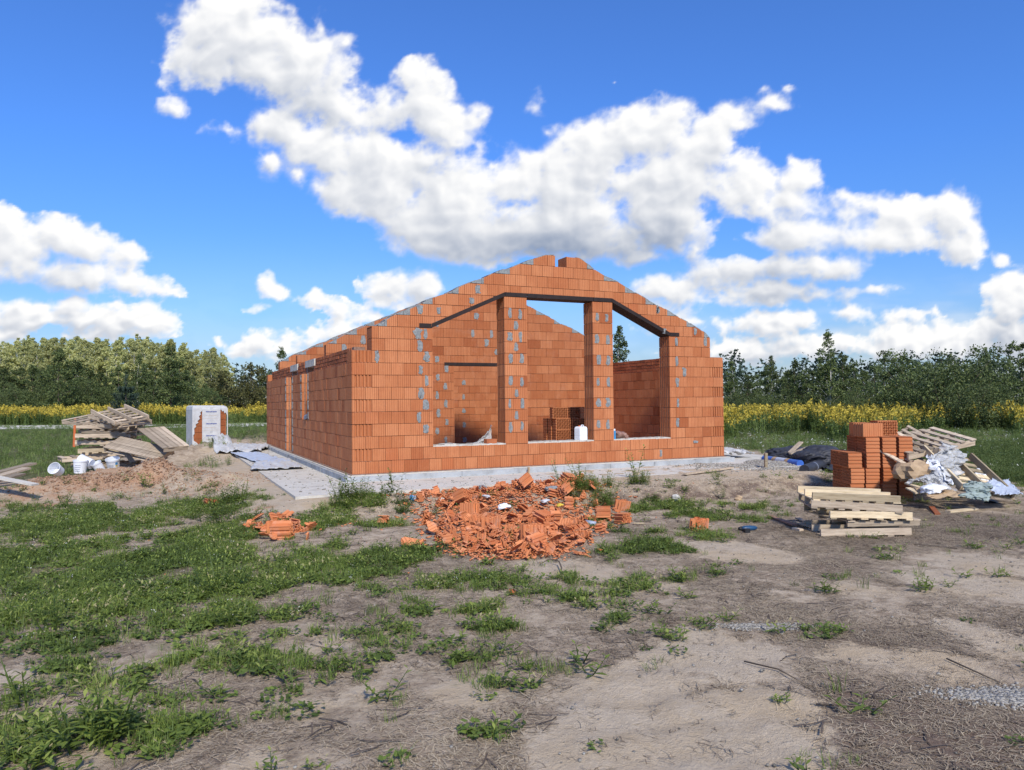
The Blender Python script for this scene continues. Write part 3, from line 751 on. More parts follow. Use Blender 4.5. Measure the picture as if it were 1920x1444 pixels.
def gden(x,y):
    s,c,g,d=masks(x,y);n=fbm(x*1.3,y*1.3,4,71)+.8*fbm(x*3.6,y*3.6,4,73)
    v=sstep(.30,1.05,g+.85*n)*(1-.85*sstep(.5,.9,c))+.05*sstep(.1,.6,n+.3*g)*(1-sstep(.6,.95,s));return np.clip(v,0,1)*veg_ok(x,y)
def put(x,y,dz=0):return np.stack([x,y,gz(x,y)+dz],1)
def scat(name,protos,n,box,fn,sc,seed,mats,rb=(-.12,.12)):
    x,y=sample(n,*box,fn,seed=seed);k=inview(x,y);x,y=x[k],y[k];r=np.random.default_rng(seed+1)
    pos=put(x,y,-.004);fld=fbm(x*.8,y*.8,3,55)*.35
    return scatter(name,protos,pos,r.uniform(sc[0],sc[1],len(x)),r.uniform(0,6.28,len(x)),mats,rndb=r.uniform(rb[0],rb[1],len(x))+fld)
NEAR=(-7.5,11.5,-12.2,3.)
scat('grass',tufts,190000,NEAR,lambda x,y:gden(x,y)*.6,(.45,1.05),101,M['grass'])
scat('ground_cover',clover,110000,(-8,11.5,-12.2,4),lambda x,y:gden(x,y)*.55*sstep(-.6,.3,fbm(x*.7,y*.7,3,91)),(.6,1.15),103,M['grass'])
scat('weeds',rosette,34000,NEAR,lambda x,y:np.clip(gden(x,y)*.5+.05*veg_ok(x,y)*sstep(.0,.35,fbm(x*1.1,y*1.1,3,17)),0,1)*(masks(x,y)[0]<.6),(.6,1.3),105,M['grass'])
weedt=[stem_set(5,rs,.46,.10,.13,.25,.85,.45,12) for _ in range(4)]
def tallt(x,y):
    return rowmask(x,y,[(640,962,.30,1),(690,950,.42,1),(735,958,.32,1),(665,985,.3,.8),(430,955,.35,1),(400,985,.3,.6),(375,880,.6,.7),(425,875,.4,.8),(345,905,.5,.3)])
def tallb(x,y):
    s=0
    for a,b,r,w in ((3.0,-3.1,.30,1),(2.75,-3.5,.28,.9),(3.6,-3.0,.26,.9),(4.3,-2.95,.22,1),(3.2,-3.8,.3,.7),(4.6,-3.4,.2,.5),(5.9,-3.0,.16,.5),(2.5,-3.9,.3,.6),(7.1,-3.3,.16,.4),(5.2,-3.9,.18,.5)):s=s+w*np.exp(-((x-a)**2+(y-b)**2)/r**2)
    return s
def tallw(x,y):
    L_=[(640,960,.35,1),(690,955,.45,1),(740,965,.35,.9),(600,985,.3,.7),(430,950,.4,1),(400,975,.35,.9),(340,930,.8,.35),(150,940,1.2,.25),(60,960,.8,.3),(1150,900,.35,.8),(1090,905,.3,.8),(1190,880,.2,.7),(430,1120,.25,.9),(400,1170,.2,.8),(100,1160,.3,.8),(540,1060,.4,.3),
        (1300,955,.4,.3),(380,880,.8,.8),(430,870,.5,.7),(250,860,1.,.2),(1060,930,.25,.6),(800,935,.2,.5),(1360,885,.3,.35),(170,1390,.15,1),(60,1330,.22,.7),(120,1330,.15,.7)]
    return rowmask(x,y,L_)
scat('tall_weeds',weedp,15000,NEAR,lambda x,y:np.clip(tallw(x,y)-.15,0,1)*.75*veg_ok(x,y),(.5,1.2),107,M['grass'])
scat('tall_weeds',weedt,9000,NEAR,lambda x,y:np.clip(tallt(x,y)-.25,0,1)*.55*veg_ok(x,y),(.5,1.05),117,M['grass'])
scat('tall_weeds',weedt,7000,(2,8,-4.5,-2),lambda x,y:np.clip(tallb(x,y)-.25,0,1)*.33,(.3,.68),119,M['grass'])
scat('clover_flowers',[leaf_set(5,rs,.20,.10,.020,.4,1,.9) for _ in range(3)],16000,(10,40,-8,30),lambda x,y:gden(x,y)*.5*sstep(-.2,.4,fbm(x*.4,y*.4,3,93)),(.7,1.2),115,M['white_fl'])
scat('clover_flowers',[leaf_set(5,rs,.07,.03,.006,.4,1,.9) for _ in range(3)],9000,(-8,0,-8,3),lambda x,y:gden(x,y)*.35,(.6,1.1),109,M['white_fl'])
# middle distance field: taller grass
fgr=[blade_set(16,.34,.16,.022,.9,rs,hv=.6) for _ in range(4)]+[stem_set(5,rs,.36,.14,.11,.2,.75,.3,8,.3) for _ in range(4)]
scat('field_grass',fgr,90000,(-26,40,3,60),lambda x,y:gden(x,y)*np.clip(1.3-np.hypot(x+3,y+13)/75,.3,1)*.62,(.45,.85),111,M['field'],(-.15,.1))
scat('field_grass',fgr,26000,(9.5,30,-7,3),lambda x,y:gden(x,y)*.8*sstep(10.8,12.5,x-.2*y),(.4,.8),113,M['field'],(-.15,.1))
# straw and dead stalks lying on the trampled soil
def strw(n,rs,l,w,lo=0.,hi=1.):
    V=[];Fc=[];Rr=[]
    for i in range(n):
        a=rs.uniform(0,6.28);c=np.array([rs.uniform(-.06,.06),rs.uniform(-.06,.06),rs.uniform(.001,.012)]);u=np.array([math.cos(a),math.sin(a),rs.uniform(-.12,.2)]);ww=np.array([-u[1],u[0],0]);L1=l*rs.uniform(.3,1)
        k=len(V);bd=ww*L1*rs.uniform(-.15,.15);z=np.array([0,0,w])
        V+=[c-u*L1/2-ww*w,c-u*L1/2+ww*w,c+bd-ww*w+z,c+bd+ww*w+z,c+u*L1/2-ww*w,c+u*L1/2+ww*w];Fc+=[(k,k+1,k+3,k+2),(k+2,k+3,k+5,k+4)];q=rs.uniform(lo,hi);Rr+=[q,q]
    return np.array(V),np.array(Fc),np.array(Rr),np.zeros(len(Fc),int)
straws=[strw(9,rs,.085,.0015,.2,1) for _ in range(6)]
def sden(x,y):
    s,c,g,d=masks(x,y);n=fbm(x*1.1,y*1.1,4,81);v=np.clip(.42+.95*n+.5*d-.9*sstep(.3,.6,s)-.4*sstep(.5,.9,g)-c,0.03,1)
    return v*veg_ok(x,y)
scat('dry_straw',straws,115000,(-5.5,9,-12.3,-5.5),sden,(.6,1.25),121,M['straw'],(-.25,.2))
scat('dry_straw',[strw(5,rs,.17,.003) for _ in range(4)],16000,(-7,11,-7,-1),lambda x,y:sden(x,y)*.6,(.6,1.2),123,M['straw'],(-.35,0))
scat('dry_twigs',[strw(2,rs,.26,.0035) for _ in range(5)],5200,(-5.5,9,-12.3,-4),lambda x,y:sden(x,y)*.7,(.5,1.4),125,M['twig'])
# pebbles
def peb(rs,s):
    import itertools
    V=np.array([(sx*rs.uniform(.6,1),sy*rs.uniform(.6,1),sz*rs.uniform(.4,.8)) for sz in(-1,1) for sy in(-1,1) for sx in(-1,1)])*s
    Fc=np.array([(0,2,3,1),(4,5,7,6),(0,1,5,4),(1,3,7,5),(3,2,6,7),(2,0,4,6)]);return V,Fc,np.full(6,rs.uniform(.1,.9)),np.zeros(6,int)
pebs=[peb(rs,.011) for _ in range(8)]
def pebbles(cx,cy,rx,ry,n,seed,sc=(.5,1.5),ang=0):
    r=np.random.default_rng(seed);a=r.normal(0,.5,n);b=r.normal(0,.5,n);x=cx+a*rx*math.cos(ang)-b*ry*math.sin(ang);y=cy+a*rx*math.sin(ang)+b*ry*math.cos(ang)
    return scatter('gravel',pebs,put(x,y,.005),r.uniform(*sc,n),r.uniform(0,6.28,n),M['stone'])
c=at(1420,1177);pebbles(c[0],c[1],.30,.09,1500,131,(.25,.8),-.35)
c=at(1905,1305);pebbles(c[0],c[1],.36,.12,2200,133,(.3,1.0),-.5)
c=at(1370,885,-.1);pebbles(9.0,-1.0,1.5,1.1,6000,135,(.6,2.2))
x,y=sample(3500,-5,10,-12,-2,lambda x,y:veg_ok(x,y)*(.25+.6*masks(x,y)[0]),seed=5);k=inview(x,y);x,y=x[k],y[k]
scatter('pebbles',pebs,put(x,y,.003),RNG.uniform(.25,.9,len(x)),RNG.uniform(0,6.28,len(x)),M['stone'],rndb=RNG.uniform(-.5,0,len(x)))
# clods on the dug heaps, crumbs and dust on the concrete strip
cl_=[peb(rs,.03) for _ in range(8)]
def clods(n,a,b,w,seed,sc,name,m_,z=.0):
    r=np.random.default_rng(seed);t=r.random(n);x=a[0]+(b[0]-a[0])*t+r.normal(0,w,n);y=a[1]+(b[1]-a[1])*t+r.normal(0,w,n)
    return scatter(name,cl_,put(x,y,z),r.uniform(*sc,n),r.uniform(0,6.28,n),m_)
M['clod']=leafmat('soil_clod',[(0,(.24,.13,.08)),(.5,(.42,.25,.15)),(1,(.52,.38,.27))],0,.95)
M['sandclod']=leafmat('sand_clod',[(0,(.26,.20,.14)),(1,(.50,.41,.31))],0,.95)
clods(5200,(-5.4,3.0),(-3.2,2.9),.50,501,(.08,.62),'soil_clods',M['clod'])
clods(2600,(-3.6,3.2),(-2.2,1.6),.55,503,(.08,.6),'soil_clods',M['clod'])
clods(1300,(-4.4,5.3),(-2.6,4.5),.45,505,(.1,.6),'sand_clods',M['sandclod'])
clods(3400,(3.,-3.4),(9.0,-3.5),.38,507,(.06,.42),'sand_clods',M['sandclod'])
clods(900,(-.4,-2.5),(.6,-2.6),.3,509,(.1,.6),'sand_clods',M['sandclod'])
r=np.random.default_rng(77);n=900
xx=np.concatenate([r.uniform(-1.25,-.2,n//2),r.uniform(-1.2,9,n//2)]);yy=np.concatenate([r.uniform(-1.7,12.5,n//2),r.uniform(-1.75,-.2,n//2)])
kk=(gz(xx,yy)<-.15);xx,yy=xx[kk],yy[kk]
scatter('debris',[peb(rs,.014) for _ in range(6)]+[strw(2,rs,.10,.003) for _ in range(4)] if False else [peb(rs,.014) for _ in range(6)],np.stack([xx,yy,np.full(len(xx),-.130)],1),r.uniform(.2,1.3,len(xx))**1.5,r.uniform(0,6.28,len(xx)),M['stone'],rndb=r.uniform(-.6,.1,len(xx)))
# ================================================================ objects
def gzf(x,y):return float(gz(x,y))
def T(loc,rz=0,rx=0,ry=0):
    from mathutils import Euler
    return Matrix.Translation(loc)@Euler((rx,ry,rz)).to_matrix().to_4x4()
# ---- hollow clay block: 0.375 x 0.25 x 0.219, combs on the short sides, webs seen on the hollow sides
BX,BY,BZ=.375,.25,.219
def web_face(mb,x0,x1,y0,y1,z,up,nx=8,ny=5,depth=.05,m=0,mh=0,r=.5):
    """triangular holes with real depth"""
    g=.0034;sgn=1 if up else -1
    def tri(a,b,c):
        P=[np.array(p,float) for p in (a,b,c)];cen=sum(P)/3
        Q=[]
        for p in P:
            d=cen-p;l=np.linalg.norm(d);Q.append(p+d/l*min(g*1.7,l*.4))
        V=[(p[0],p[1],z) for p in P]+[(q[0],q[1],z) for q in Q]+[(q[0],q[1],z-sgn*depth) for q in Q]
        F_=[]
        for i in range(3):
            j=(i+1)%3;F_+=[(i,j,j+3,i+3),(i+3,j+3,j+6,i+6)]
        F_.append((6,7,8));mb.add(V,F_,m,r)
    dx=(x1-x0)/nx;dy=(y1-y0)/ny
    for j in range(ny):
        for i in range(nx):
            a=(x0+i*dx,y0+j*dy);b=(a[0]+dx,a[1]);c=(a[0]+dx,a[1]+dy);d=(a[0],a[1]+dy)
            if (i+j)%2:tri(a,b,c);tri(a,c,d)
            else:tri(a,b,d);tri(b,c,d)
def hollow_block(name,parent=None,lx=BX,ly=BY,lz=BZ,nt=4,r=None):
    mb=MB();r=random.random() if r is None else r;o=.012
    P=[]
    T1=teeth(-ly/2+.008,ly/2-.012,nt,.012,0)
    P=[(-lx/2,-ly/2),(lx/2,-ly/2)]+[(lx/2-d,t) for t,d in T1]+[(lx/2,ly/2),(-lx/2,ly/2)]+[(-lx/2+d,t) for t,d in reversed(T1)]
    n=len(P)
    V=[(x,y,-lz/2) for x,y in P]+[(x,y,lz/2) for x,y in P]
    Fs=[((i+1)%n+n,i+n,i,(i+1)%n) for i in range(n)]
    mb.add(V,Fs,0,r)
    ix0,ix1,iy0,iy1=-lx/2+.018,lx/2-.018,-ly/2+.011,ly/2-.011
    for s in(-1,1):
        z=s*lz/2;Q=[(ix0,iy0),(ix1,iy0),(ix1,iy1),(ix0,iy1)]
        # rim between outline and web field, as four strips
        R4=[[(-lx/2,-ly/2),(lx/2,-ly/2),(ix1,iy0),(ix0,iy0)],[(ix0,iy1),(ix1,iy1),(lx/2,ly/2),(-lx/2,ly/2)]]
        for q in R4:mb.add([(x,y,z) for x,y in q],[(0,1,2,3)],0,r)
        mb.add([(x,y,z) for x,y in [(ix1,iy0),(lx/2,-ly/2)]+[(lx/2-d,t) for t,d in T1]+[(lx/2,ly/2),(ix1,iy1)]],[tuple(range(len(T1)+4))],0,r)
        mb.add([(x,y,z) for x,y in [(ix0,iy0),(-lx/2,-ly/2)]+[(-lx/2+d,t) for t,d in T1]+[(-lx/2,ly/2),(ix0,iy1)]],[tuple(range(len(T1)+4))],0,r)
        web_face(mb,ix0,ix1,iy0,iy1,z,s>0,8,5,.105,0,0,r)
    return mb.build(name,[M['clay_b']],parent,fix=False)
variants=[hollow_block('clay_block',r=v) for v in(.15,.4,.6,.8,.95)]
for v in variants:col.objects.unlink(v)
def block(M4,label,group,k=None,cat='building block'):
    v=variants[random.randrange(5) if k is None else k].copy();col.objects.link(v);v.matrix_world=M4
    return tag(v,label,cat,group)
UP=Matrix.Rotation(math.pi/2,4,'X')   # stands a block with its hollow side facing sideways
# ---- block pile on the right
PX,PY=7.75,-4.85;PG=gzf(PX,PY)
PR=T((PX,PY,PG),R(-27))
# local frame: block z axis along local X (hollow sides face left and right), comb side towards local -Y, 0.25 tall
LAY=Matrix(((0,0,1,0),(1,0,0,0),(0,1,0,0),(0,0,0,1)))
mbp=MB()
for k in range(3):mbp.box((-.48,-.38+k*.33,0),(.52,-.30+k*.33,.09),0)
for k in range(6):mbp.box((-.46+k*.165,-.42,.092),(-.34+k*.165,.42,.112),0)
z0=.0;CX=[-.41,-.145,.12,.385]
hs=[3,4,4,4];names=['left','second','third','right']
lab={0:'left column',1:'second column',2:'third column',3:'right column'}
hts=['bottom','second','third','top']
for ci in range(4):
    for ri in range(2):
        for k in range(hs[ci]):
            if ci==2 and ri==0 and k==3:
                # turned block showing its plain long side
                mm=PR@T((CX[ci],-.02,z0+k*.2535+.11),0)@Matrix(((0,1,0,0),(1,0,0,0),(0,0,1,0),(0,0,0,1)))@Matrix.Rotation(math.pi/2,4,'X')
                block(PR@T((CX[ci]+random.uniform(-.004,.004),-.215,z0+k*.2535+.125),R(1))@LAY,'clay block at the top of the third column, front row of the pile','hollow clay blocks piled on the right');continue
            jx,jy,jr=random.uniform(-.010,.010),random.uniform(-.012,.012),random.uniform(-.025,.025)
            if ci==0:jx-=.02*(k==2)
            row='front' if ri==0 else 'back'
            block(PR@T((CX[ci]+jx,-.215+ri*.395+jy,z0+k*.2535+.125),jr)@LAY,
                  'red hollow block, %s in the %s, %s row of the right pile'%(hts[k],lab[ci],row),'hollow clay blocks piled on the right')
zt=z0+4*.2535
block(PR@T((-.13,-.20,zt+.11),R(14)),'red block standing upright on top of the pile with grooved end to the left','hollow clay blocks piled on the right',3)
block(PR@T((.27,.12,zt+.126),R(10))@Matrix(((1,0,0,0),(0,0,-1,0),(0,1,0,0),(0,0,0,1))),'red block lying on top of the pile with its honeycomb of holes facing the camera','hollow clay blocks piled on the right',2)
block(PR@T((-.10,.20,zt+.11),R(82)),'red block at the back of the pile top, half hidden by the upright one','hollow clay blocks piled on the right',1)
# ---- pallets
def pallet(label,group,M4,w=1.2,d=.8,up=False,wood='wood',nd_=6,seed=0,bottom=False,bh=.095,bwid=.095):
    rd=random.Random(seed);root=bpy.data.objects.new('pallet',None);col.objects.link(root);root.matrix_world=M4
    tag(root,label,'pallet',group)
    mx=M[wood+'_y'] if wood in('wood','wood_grey') else M[wood];my=M[wood]
    dk=MB();z=0 if up else bh+.001;
    for k in range(nd_):
        bw=bwid+rd.uniform(-.015,.015);c=-w/2+.05+(w-.1)*k/(nd_-1)+rd.uniform(-.01,.01)
        a=rd.uniform(-.008,.008)
        dk.bar((c+a,-d/2+rd.uniform(-.01,.01),z+.0105),(c-a,d/2+rd.uniform(-.01,.01),z+.0105),bw,.019,0,rd.random())
    dk.build('deck',M[wood],root)
    for k in range(3):
        c=-d/2+.03+(d-.06)*k/2;s=MB();zz=.0225 if up else 0
        s.box((-w/2,c-.019,zz),(w/2,c+.019,zz+bh),0,rd.random());s.build('stringer',my,root)
    if bottom:
        b=MB();zz=-.02 if not up else bh+.024
        for k in range(3):
            c=-w/2+.05+(w-.1)*k/2;b.bar((c,-d/2,zz),(c,d/2,zz),.09,.018,0,rd.random())
        b.build('bottom_deck',M[wood],root)
    return root
B0=at(1624,1008,-.37);yaw0=R(-25)
def pst(dx,dy,z,rz,rx=0,ry=0):
    k=.84;dx*=k;dy*=k;z*=k
    return T((B0[0]+dx*math.cos(yaw0)-dy*math.sin(yaw0),B0[1]+dx*math.sin(yaw0)+dy*math.cos(yaw0),B0[2]+z),yaw0+R(rz),R(rx),R(ry))@Matrix.Diagonal((k,k,k*.97,1))
gp='wooden pallets stacked in front of the blocks'
pallet('weathered bottom pallet of the stack in front of the blocks',gp,pst(-.02,.30,.03,-4,0,-1),1.25,.85,True,'wood_grey',6,1)
pallet('grey pallet with slats sticking out right, second from the bottom of the stack',gp,pst(.22,.42,.16,6,0,.5),1.1,.85,False,'wood_grey',7,2,bh=.07)
pallet('pale pallet in the middle of the stack with a long light front board',gp,pst(.03,.36,.262,4,0,2),1.22,.85,True,'wood',6,3)
pallet('brown pallet with slats facing down, second from the top of the stack',gp,pst(-.06,.42,.385,-8,1,3.),1.25,.80,True,'wood_grey',7,4)
pallet('pale topmost pallet lying upside down with its three boards on edge',gp,pst(-.06,.46,.505,-3,2,2.5),1.25,.72,True,'wood',6,5)
def plank(label,p,q,w,h,mat_='wood_grey',cat='board',group=None,name='wooden_board'):
    mb=MB();p=Vector(p);q=Vector(q);c=(p+q)/2
    mb.bar(p-c,q-c,w,h,0,random.random());o=mb.build(name,M[mat_]);o.location=c;return tag(o,label,cat,group)
_ts=np.arange(1.5,60,.012)
def P2(px,py,dz=0.,zref=None):
    """first point where the view line through a pixel meets the ground or the slab"""
    v=ray(px,py);P=CAM[None]+_ts[:,None]*v[None];g=gz(P[:,0],P[:,1])
    ins=(P[:,0]>SX0)&(P[:,0]<SX1)&(P[:,1]>SY0)&(P[:,1]<SY1);g=np.where(ins,np.maximum(g,-.13),g)
    k=int(np.argmax(P[:,2]<=g));return (float(P[k,0]),float(P[k,1]),float(g[k])+dz)
plank('reddish board lying diagonally left of the pallet stack',P2(1443,970,.02),P2(1490,990,.035),.07,.022,'wood_red' if 'wood_red' in M else 'wood_grey')
plank('thin long lath crossing the grass in front of the pallet stack',P2(1488,985,.05),P2(1552,1000,.02),.05,.02,'wood_grey')
plank('short weathered lath under the crossing lath, left of the pallets',P2(1494,975,.03),P2(1540,997,.025),.05,.02,'wood_grey')
plank('small wood offcut lying below the crossed laths',P2(1488,993,.015),P2(1503,997,.015),.06,.03,'wood_grey')
plank('pale flat board on the dark soil right of the pallets',P2(1777,962,.02),P2(1830,957,.02),.085,.03,'wood')
plank('reddish scrap of brick standing at a slant right of the pallets',P2(1747,955,.03),P2(1758,966,.01),.07,.03,'brick','board')  # leaning brick scrap, shaped with the plank builder
plank('thin dark stick lying on the trampled soil below the pallets',P2(1715,1022,.01),P2(1795,1030,.01),.03,.012,'bark','stick',None,'stick')
# ---- cordless tool lying on the sand
c=P2(1404,996,.035);tr_=empty('power_tool',c,R(-12),'blue and black cordless power tool lying on the sand','tool')
mb=MB();mb.tube([(-.10,0,0),(-.05,0,.0),(.03,0,0),(.075,0,0),(.11,0,0)],[.026,.034,.034,.028,.018],14);mb.build('body',M['teal'],tr_,smooth=True)
mb=MB();mb.tube([(-.14,0,0),(-.101,0,0)],[.020,.030],12);mb.build('chuck',M['darkrubber'],tr_,smooth=True)
mb=MB();mb.bar((-.06,0,-.01),(-.10,-.10,-.018),.035,.032,0);mb.build('handle',M['teal'],tr_)
mb=MB();mb.box((-.135,-.15,-.035),(-.065,-.10,.02),0);mb.build('battery',M['darkrubber'],tr_)
# ---- crumpled sheets
def sheet(name,corners,mat_,label,cat,amp=.05,nx=26,ny=18,seed=0,thick=.006,drape=None,group=None,lift=.01,freq=3.,parent=None,nrm=None,edge=1.5):
    """corners: 4 world points; returns a crumpled sheet with thickness"""
    C_=[np.array(c,float) for c in corners];V=[];r=np.random.default_rng(seed)
    u,v=np.meshgrid(np.linspace(0,1,nx),np.linspace(0,1,ny));U=u[...,None];Vv=v[...,None]
    P=(C_[0]*(1-U)+C_[1]*U)*(1-Vv)+(C_[3]*(1-U)+C_[2]*U)*Vv
    P=P+np.stack([fbm(u*4,v*4,3,seed+1),fbm(u*4+9,v*4,3,seed+2),np.zeros_like(u)],-1)*amp*edge
    n=fbm(P[...,0]*freq+seed,P[...,1]*freq,5,seed+3,.6,True);z=amp*np.clip(n+.5,0,1.5)
    if drape is not None:P[...,2]=np.maximum(P[...,2],drape(P[...,0],P[...,1]))
    if nrm is None:P[...,2]+=z+lift
    else:P=P+np.array(nrm)*(z+lift)[...,None]
    top=P.reshape(-1,3);bot=top-np.array([0,0,thick]);idx=np.arange(nx*ny).reshape(ny,nx)
    f=np.stack([idx[:-1,:-1],idx[:-1,1:],idx[1:,1:],idx[1:,:-1]],-1).reshape(-1,4);N=nx*ny
    b=list(idx[0])+list(idx[1:,-1])+list(idx[-1,:-1][::-1])+list(idx[1:-1,0][::-1]);b=np.array(b);b2=np.roll(b,-1)
    F_=np.concatenate([f,f[:,::-1]+N,np.stack([b,b+N,b2+N,b2],-1)])
    o=np_mesh(name,np.concatenate([top,bot]),F_,mat_,smooth=True,parent=parent);return tag(o,label,cat,group) if label else o
Z=lambda px,py,z=-.13:tuple(at(px,py,z))
sheet('plastic_sheet',[Z(392,838,-.1),Z(520,838),Z(480,850),Z(405,852)],M['film'],'wrinkled pale plastic sheet at the far left end of the concrete strip','plastic sheet',.10,40,30,3,drape=lambda x,y:gz(x,y),lift=.02)
sheet('plastic_sheet',[Z(422,848),Z(470,845),Z(545,868),Z(500,876)],M['filmblue'],'bluish plastic sheet lying flat on the concrete along the side wall','plastic sheet',.045,40,26,5,lift=.012)
sheet('plastic_sheet',[Z(480,868),Z(540,862),Z(570,880),Z(470,884)],M['film'],'greyish creased plastic sheet in the middle of the concrete strip','plastic sheet',.05,36,24,7,lift=.01)
# ---- things in the window bays
def tube_obj(name,p,q,r,m_,label=None,cat=None,parent=None,n=20,caps=None):
    mb=MB();p=Vector(p);q=Vector(q);c=(p+q)/2;mb.tube([p-c,q-c],r,n);o=mb.build(name,m_,parent,smooth=False);o.location=c
    for f in o.data.polygons:f.use_smooth=len(f.vertices)==4
    return tag(o,label,cat)
jc=at(1097,822,.47);jc=np.array([4.98,.16,.474])
can=empty('jerrycan',tuple(jc),R(14),'white plastic jerrycan standing on the sill against the right pillar','canister')
mb=MB();prof_=[(-.115,-.08),(-.095,-.10),(.095,-.10),(.115,-.08),(.115,.08),(.095,.10),(-.095,.10),(-.115,.08)]
rings=[(0,.93),(.012,1),(.08,1),(.085,.985),(.10,.985),(.105,1),(.20,1),(.25,.99),(.275,.93),(.29,.80),(.296,.60)]
V=[(x*k,y*k,z) for z,k in rings for x,y in prof_];Fs=[]
for i in range(len(rings)-1):
    for j in range(8):Fs.append((i*8+j,i*8+(j+1)%8,(i+1)*8+(j+1)%8,(i+1)*8+j))
Fs+=[tuple(range(7,-1,-1)),tuple(range((len(rings)-1)*8,len(rings)*8))];mb.add(V,Fs);mb.build('body',M['white'],can)
mb=MB();mb.tube([(-.045,0,.29),(-.045,0,.318)],.026,16);mb.build('cap',M['orange'],can)
mb=MB();mb.tube([(.0,0,.292),(.02,0,.322),(.07,0,.322),(.085,0,.285)],.010,8);mb.build('handle',M['white'],can)
sc=empty('spray_can',(5.80,.12,.474),0,'blue spray can with a white cap standing on the sill beside the right pillar','can')
mb=MB();mb.tube([(0,0,0),(0,0,.005),(0,0,.17),(0,0,.185)],[.030,.033,.033,.022],18);mb.build('body',M['blue_p'],sc,smooth=False)
mb=MB();mb.tube([(0,0,.186),(0,0,.225)],[.026,.024],18);mb.build('cap',M['white'],sc)
def bag(name,c,rad,m_,label,cat,seed,group=None,sq=.7,sub=3,amp=.35,parent=None,lob=1.):
    import bmesh
    b=bmesh.new();bmesh.ops.create_icosphere(b,subdivisions=sub,radius=1)
    for v in b.verts:
        p=v.co.copy();n=float(fbm(p.x*1.6+seed,p.y*1.6+p.z*2.1,4,seed,.6,True))
        n2=float(fbm(p.x*4+seed,p.y*4-p.z*3,3,seed+4,.6,True))
        v.co=Vector((p.x*rad[0],p.y*rad[1],max(p.z,-.55)*rad[2]))*(1+amp*n*.6+amp*.25*n2)*(1+lob*(.16*math.sin(2*math.atan2(p.z,p.x)+seed)+.11*math.sin(3*math.atan2(p.z,p.x)+seed*2)+.06*math.sin(5*math.atan2(p.z,p.x)+seed)))
    me=bpy.data.meshes.new(name);b.to_mesh(me);b.free();me.materials.append(m_);me.polygons.foreach_set('use_smooth',[sub>3]*len(me.polygons))
    o=bpy.data.objects.new(name,me);col.objects.link(o);o.location=c
    if parent:o.parent=parent
    return tag(o,label,cat,group)
M['clearbag']=simple('clear_bag',(.36,.22,.17),(.22,.11,.08),.3,.6,8,5,.3,.01)
bag('plastic_bag',(6.02,.20,.535),(.15,.12,.10),M['clearbag'],'crumpled clear plastic bag on the sill next to the blue spray can','plastic bag',3,amp=.5)
sheet('plastic_sheet',[(2.45,.55,.28),(3.05,.55,.30),(3.08,.62,.80),(3.00,.60,.60)],M['clear'],'torn plastic sheet hanging behind the sill at the left pillar','plastic sheet',.06,22,18,9,lift=0,freq=6)
mb=MB();mb.box((-.12,-.06,0),(.12,.06,.09),0,.6);o=mb.build('clay_brick',M['brick']);o.location=(2.84,.12,.476);o.rotation_euler=(0,0,R(8));tag(o,'small solid red brick lying alone on the left window sill','brick')
bag('plastic_bag',(.03,5.05,.985),(.05,.17,.07),M['greybag'],'crumpled dark and white plastic bag stuffed in the small side window','plastic bag',8,amp=.6)
# blocks stored inside the room, seen through the middle bay
igrp='hollow blocks stacked inside behind the middle bay'
FRONT=Matrix(((1,0,0,0),(0,0,-1,0),(0,1,0,0),(0,0,0,1)))   # holes face the front
def iblk(x,y,z,rz,lab_,lay=FRONT,k=None):block(T((x,y,z),R(rz))@lay,lab_,igrp,k)
c_=atd(1053,800,17.2);ix,iy=c_[0],c_[1]
nm=('bottom','lower','middle')
for t in range(3):
    z=.285+t*.255
    for q in range(3):
        iblk(ix,iy+q*.235,z,-6,'block inside the room, left column, %s tier, %s from the front'%(nm[t],('first','second','third')[q]),FRONT,t)
        iblk(ix+.41,iy-.02+q*.235,z,-6,'block inside the room, right column beside the jerrycan, %s tier, %s from the front'%(nm[t],('first','second','third')[q]),FRONT,1)
z=.285+3*.255
iblk(ix-.06,iy+.02,z,-9,'top tier block inside the room, left one with its holes facing out',FRONT,2)
iblk(ix+.30,iy+.10,z,82,'top tier block inside the room turned to show its grooved end',LAY,1)
iblk(ix+.56,iy+.04,z,-6,'top tier block inside the room, rightmost beside the pillar',LAY,3)
mb=MB();mb.box((-.2,-.12,.0),(.75,.75,.155),0);o=mb.build('pallet',M['wood_grey']);o.location=(ix,iy-.02,.002);tag(o,'low pallet carrying the blocks stored inside the room','pallet')
# ---- right corner of the house: block on white film, leaning blocks
block(T((9.20,.95,.18),R(-22))@Matrix(((0,0,1,0),(1,0,0,0),(0,1,0,0),(0,0,0,1)))@Matrix.Rotation(math.pi/2,4,'Z'),'red block lying on white film just past the right house corner',None,4)
block(T((9.05,1.75,.30),R(20))@Matrix.Rotation(R(8),4,'Y'),'red block standing upright against the right house corner',None,3)
sheet('plastic_sheet',[(8.9,.6,-.05),(10.1,.5,-.12),(10.2,1.7,-.05),(9.0,1.9,.22)],M['film'],'white plastic film bunched under the block at the right house corner','plastic sheet',.12,34,28,15,lift=.0)
c=at(1399,872,-.1);mb=MB();mb.bar((0,0,0),(.01,0,.34),.16,.05,0);o=mb.build('wooden_stake',M['wood']);o.location=(8.35,-1.75,-.16);o.rotation_euler=(0,0,R(-35));tag(o,'short wooden stake standing in the gravel off the right corner','stake')
mb=MB();mb.bar((0,0,0),(0,0,.12),.05,.03,0);o=mb.build('wooden_peg',M['card']);o.location=(3.52,-.24,-.13);tag(o,'tiny yellow wooden peg at the foot of the front wall','peg')
plank('weathered plank half buried in the crest of the sand berm',P2(1283,893,.04,-.05),P2(1372,880,.03,-.05),.10,.03,'wood_grey')
def WD(px,py,d):return Vector(atd(px,py,d))
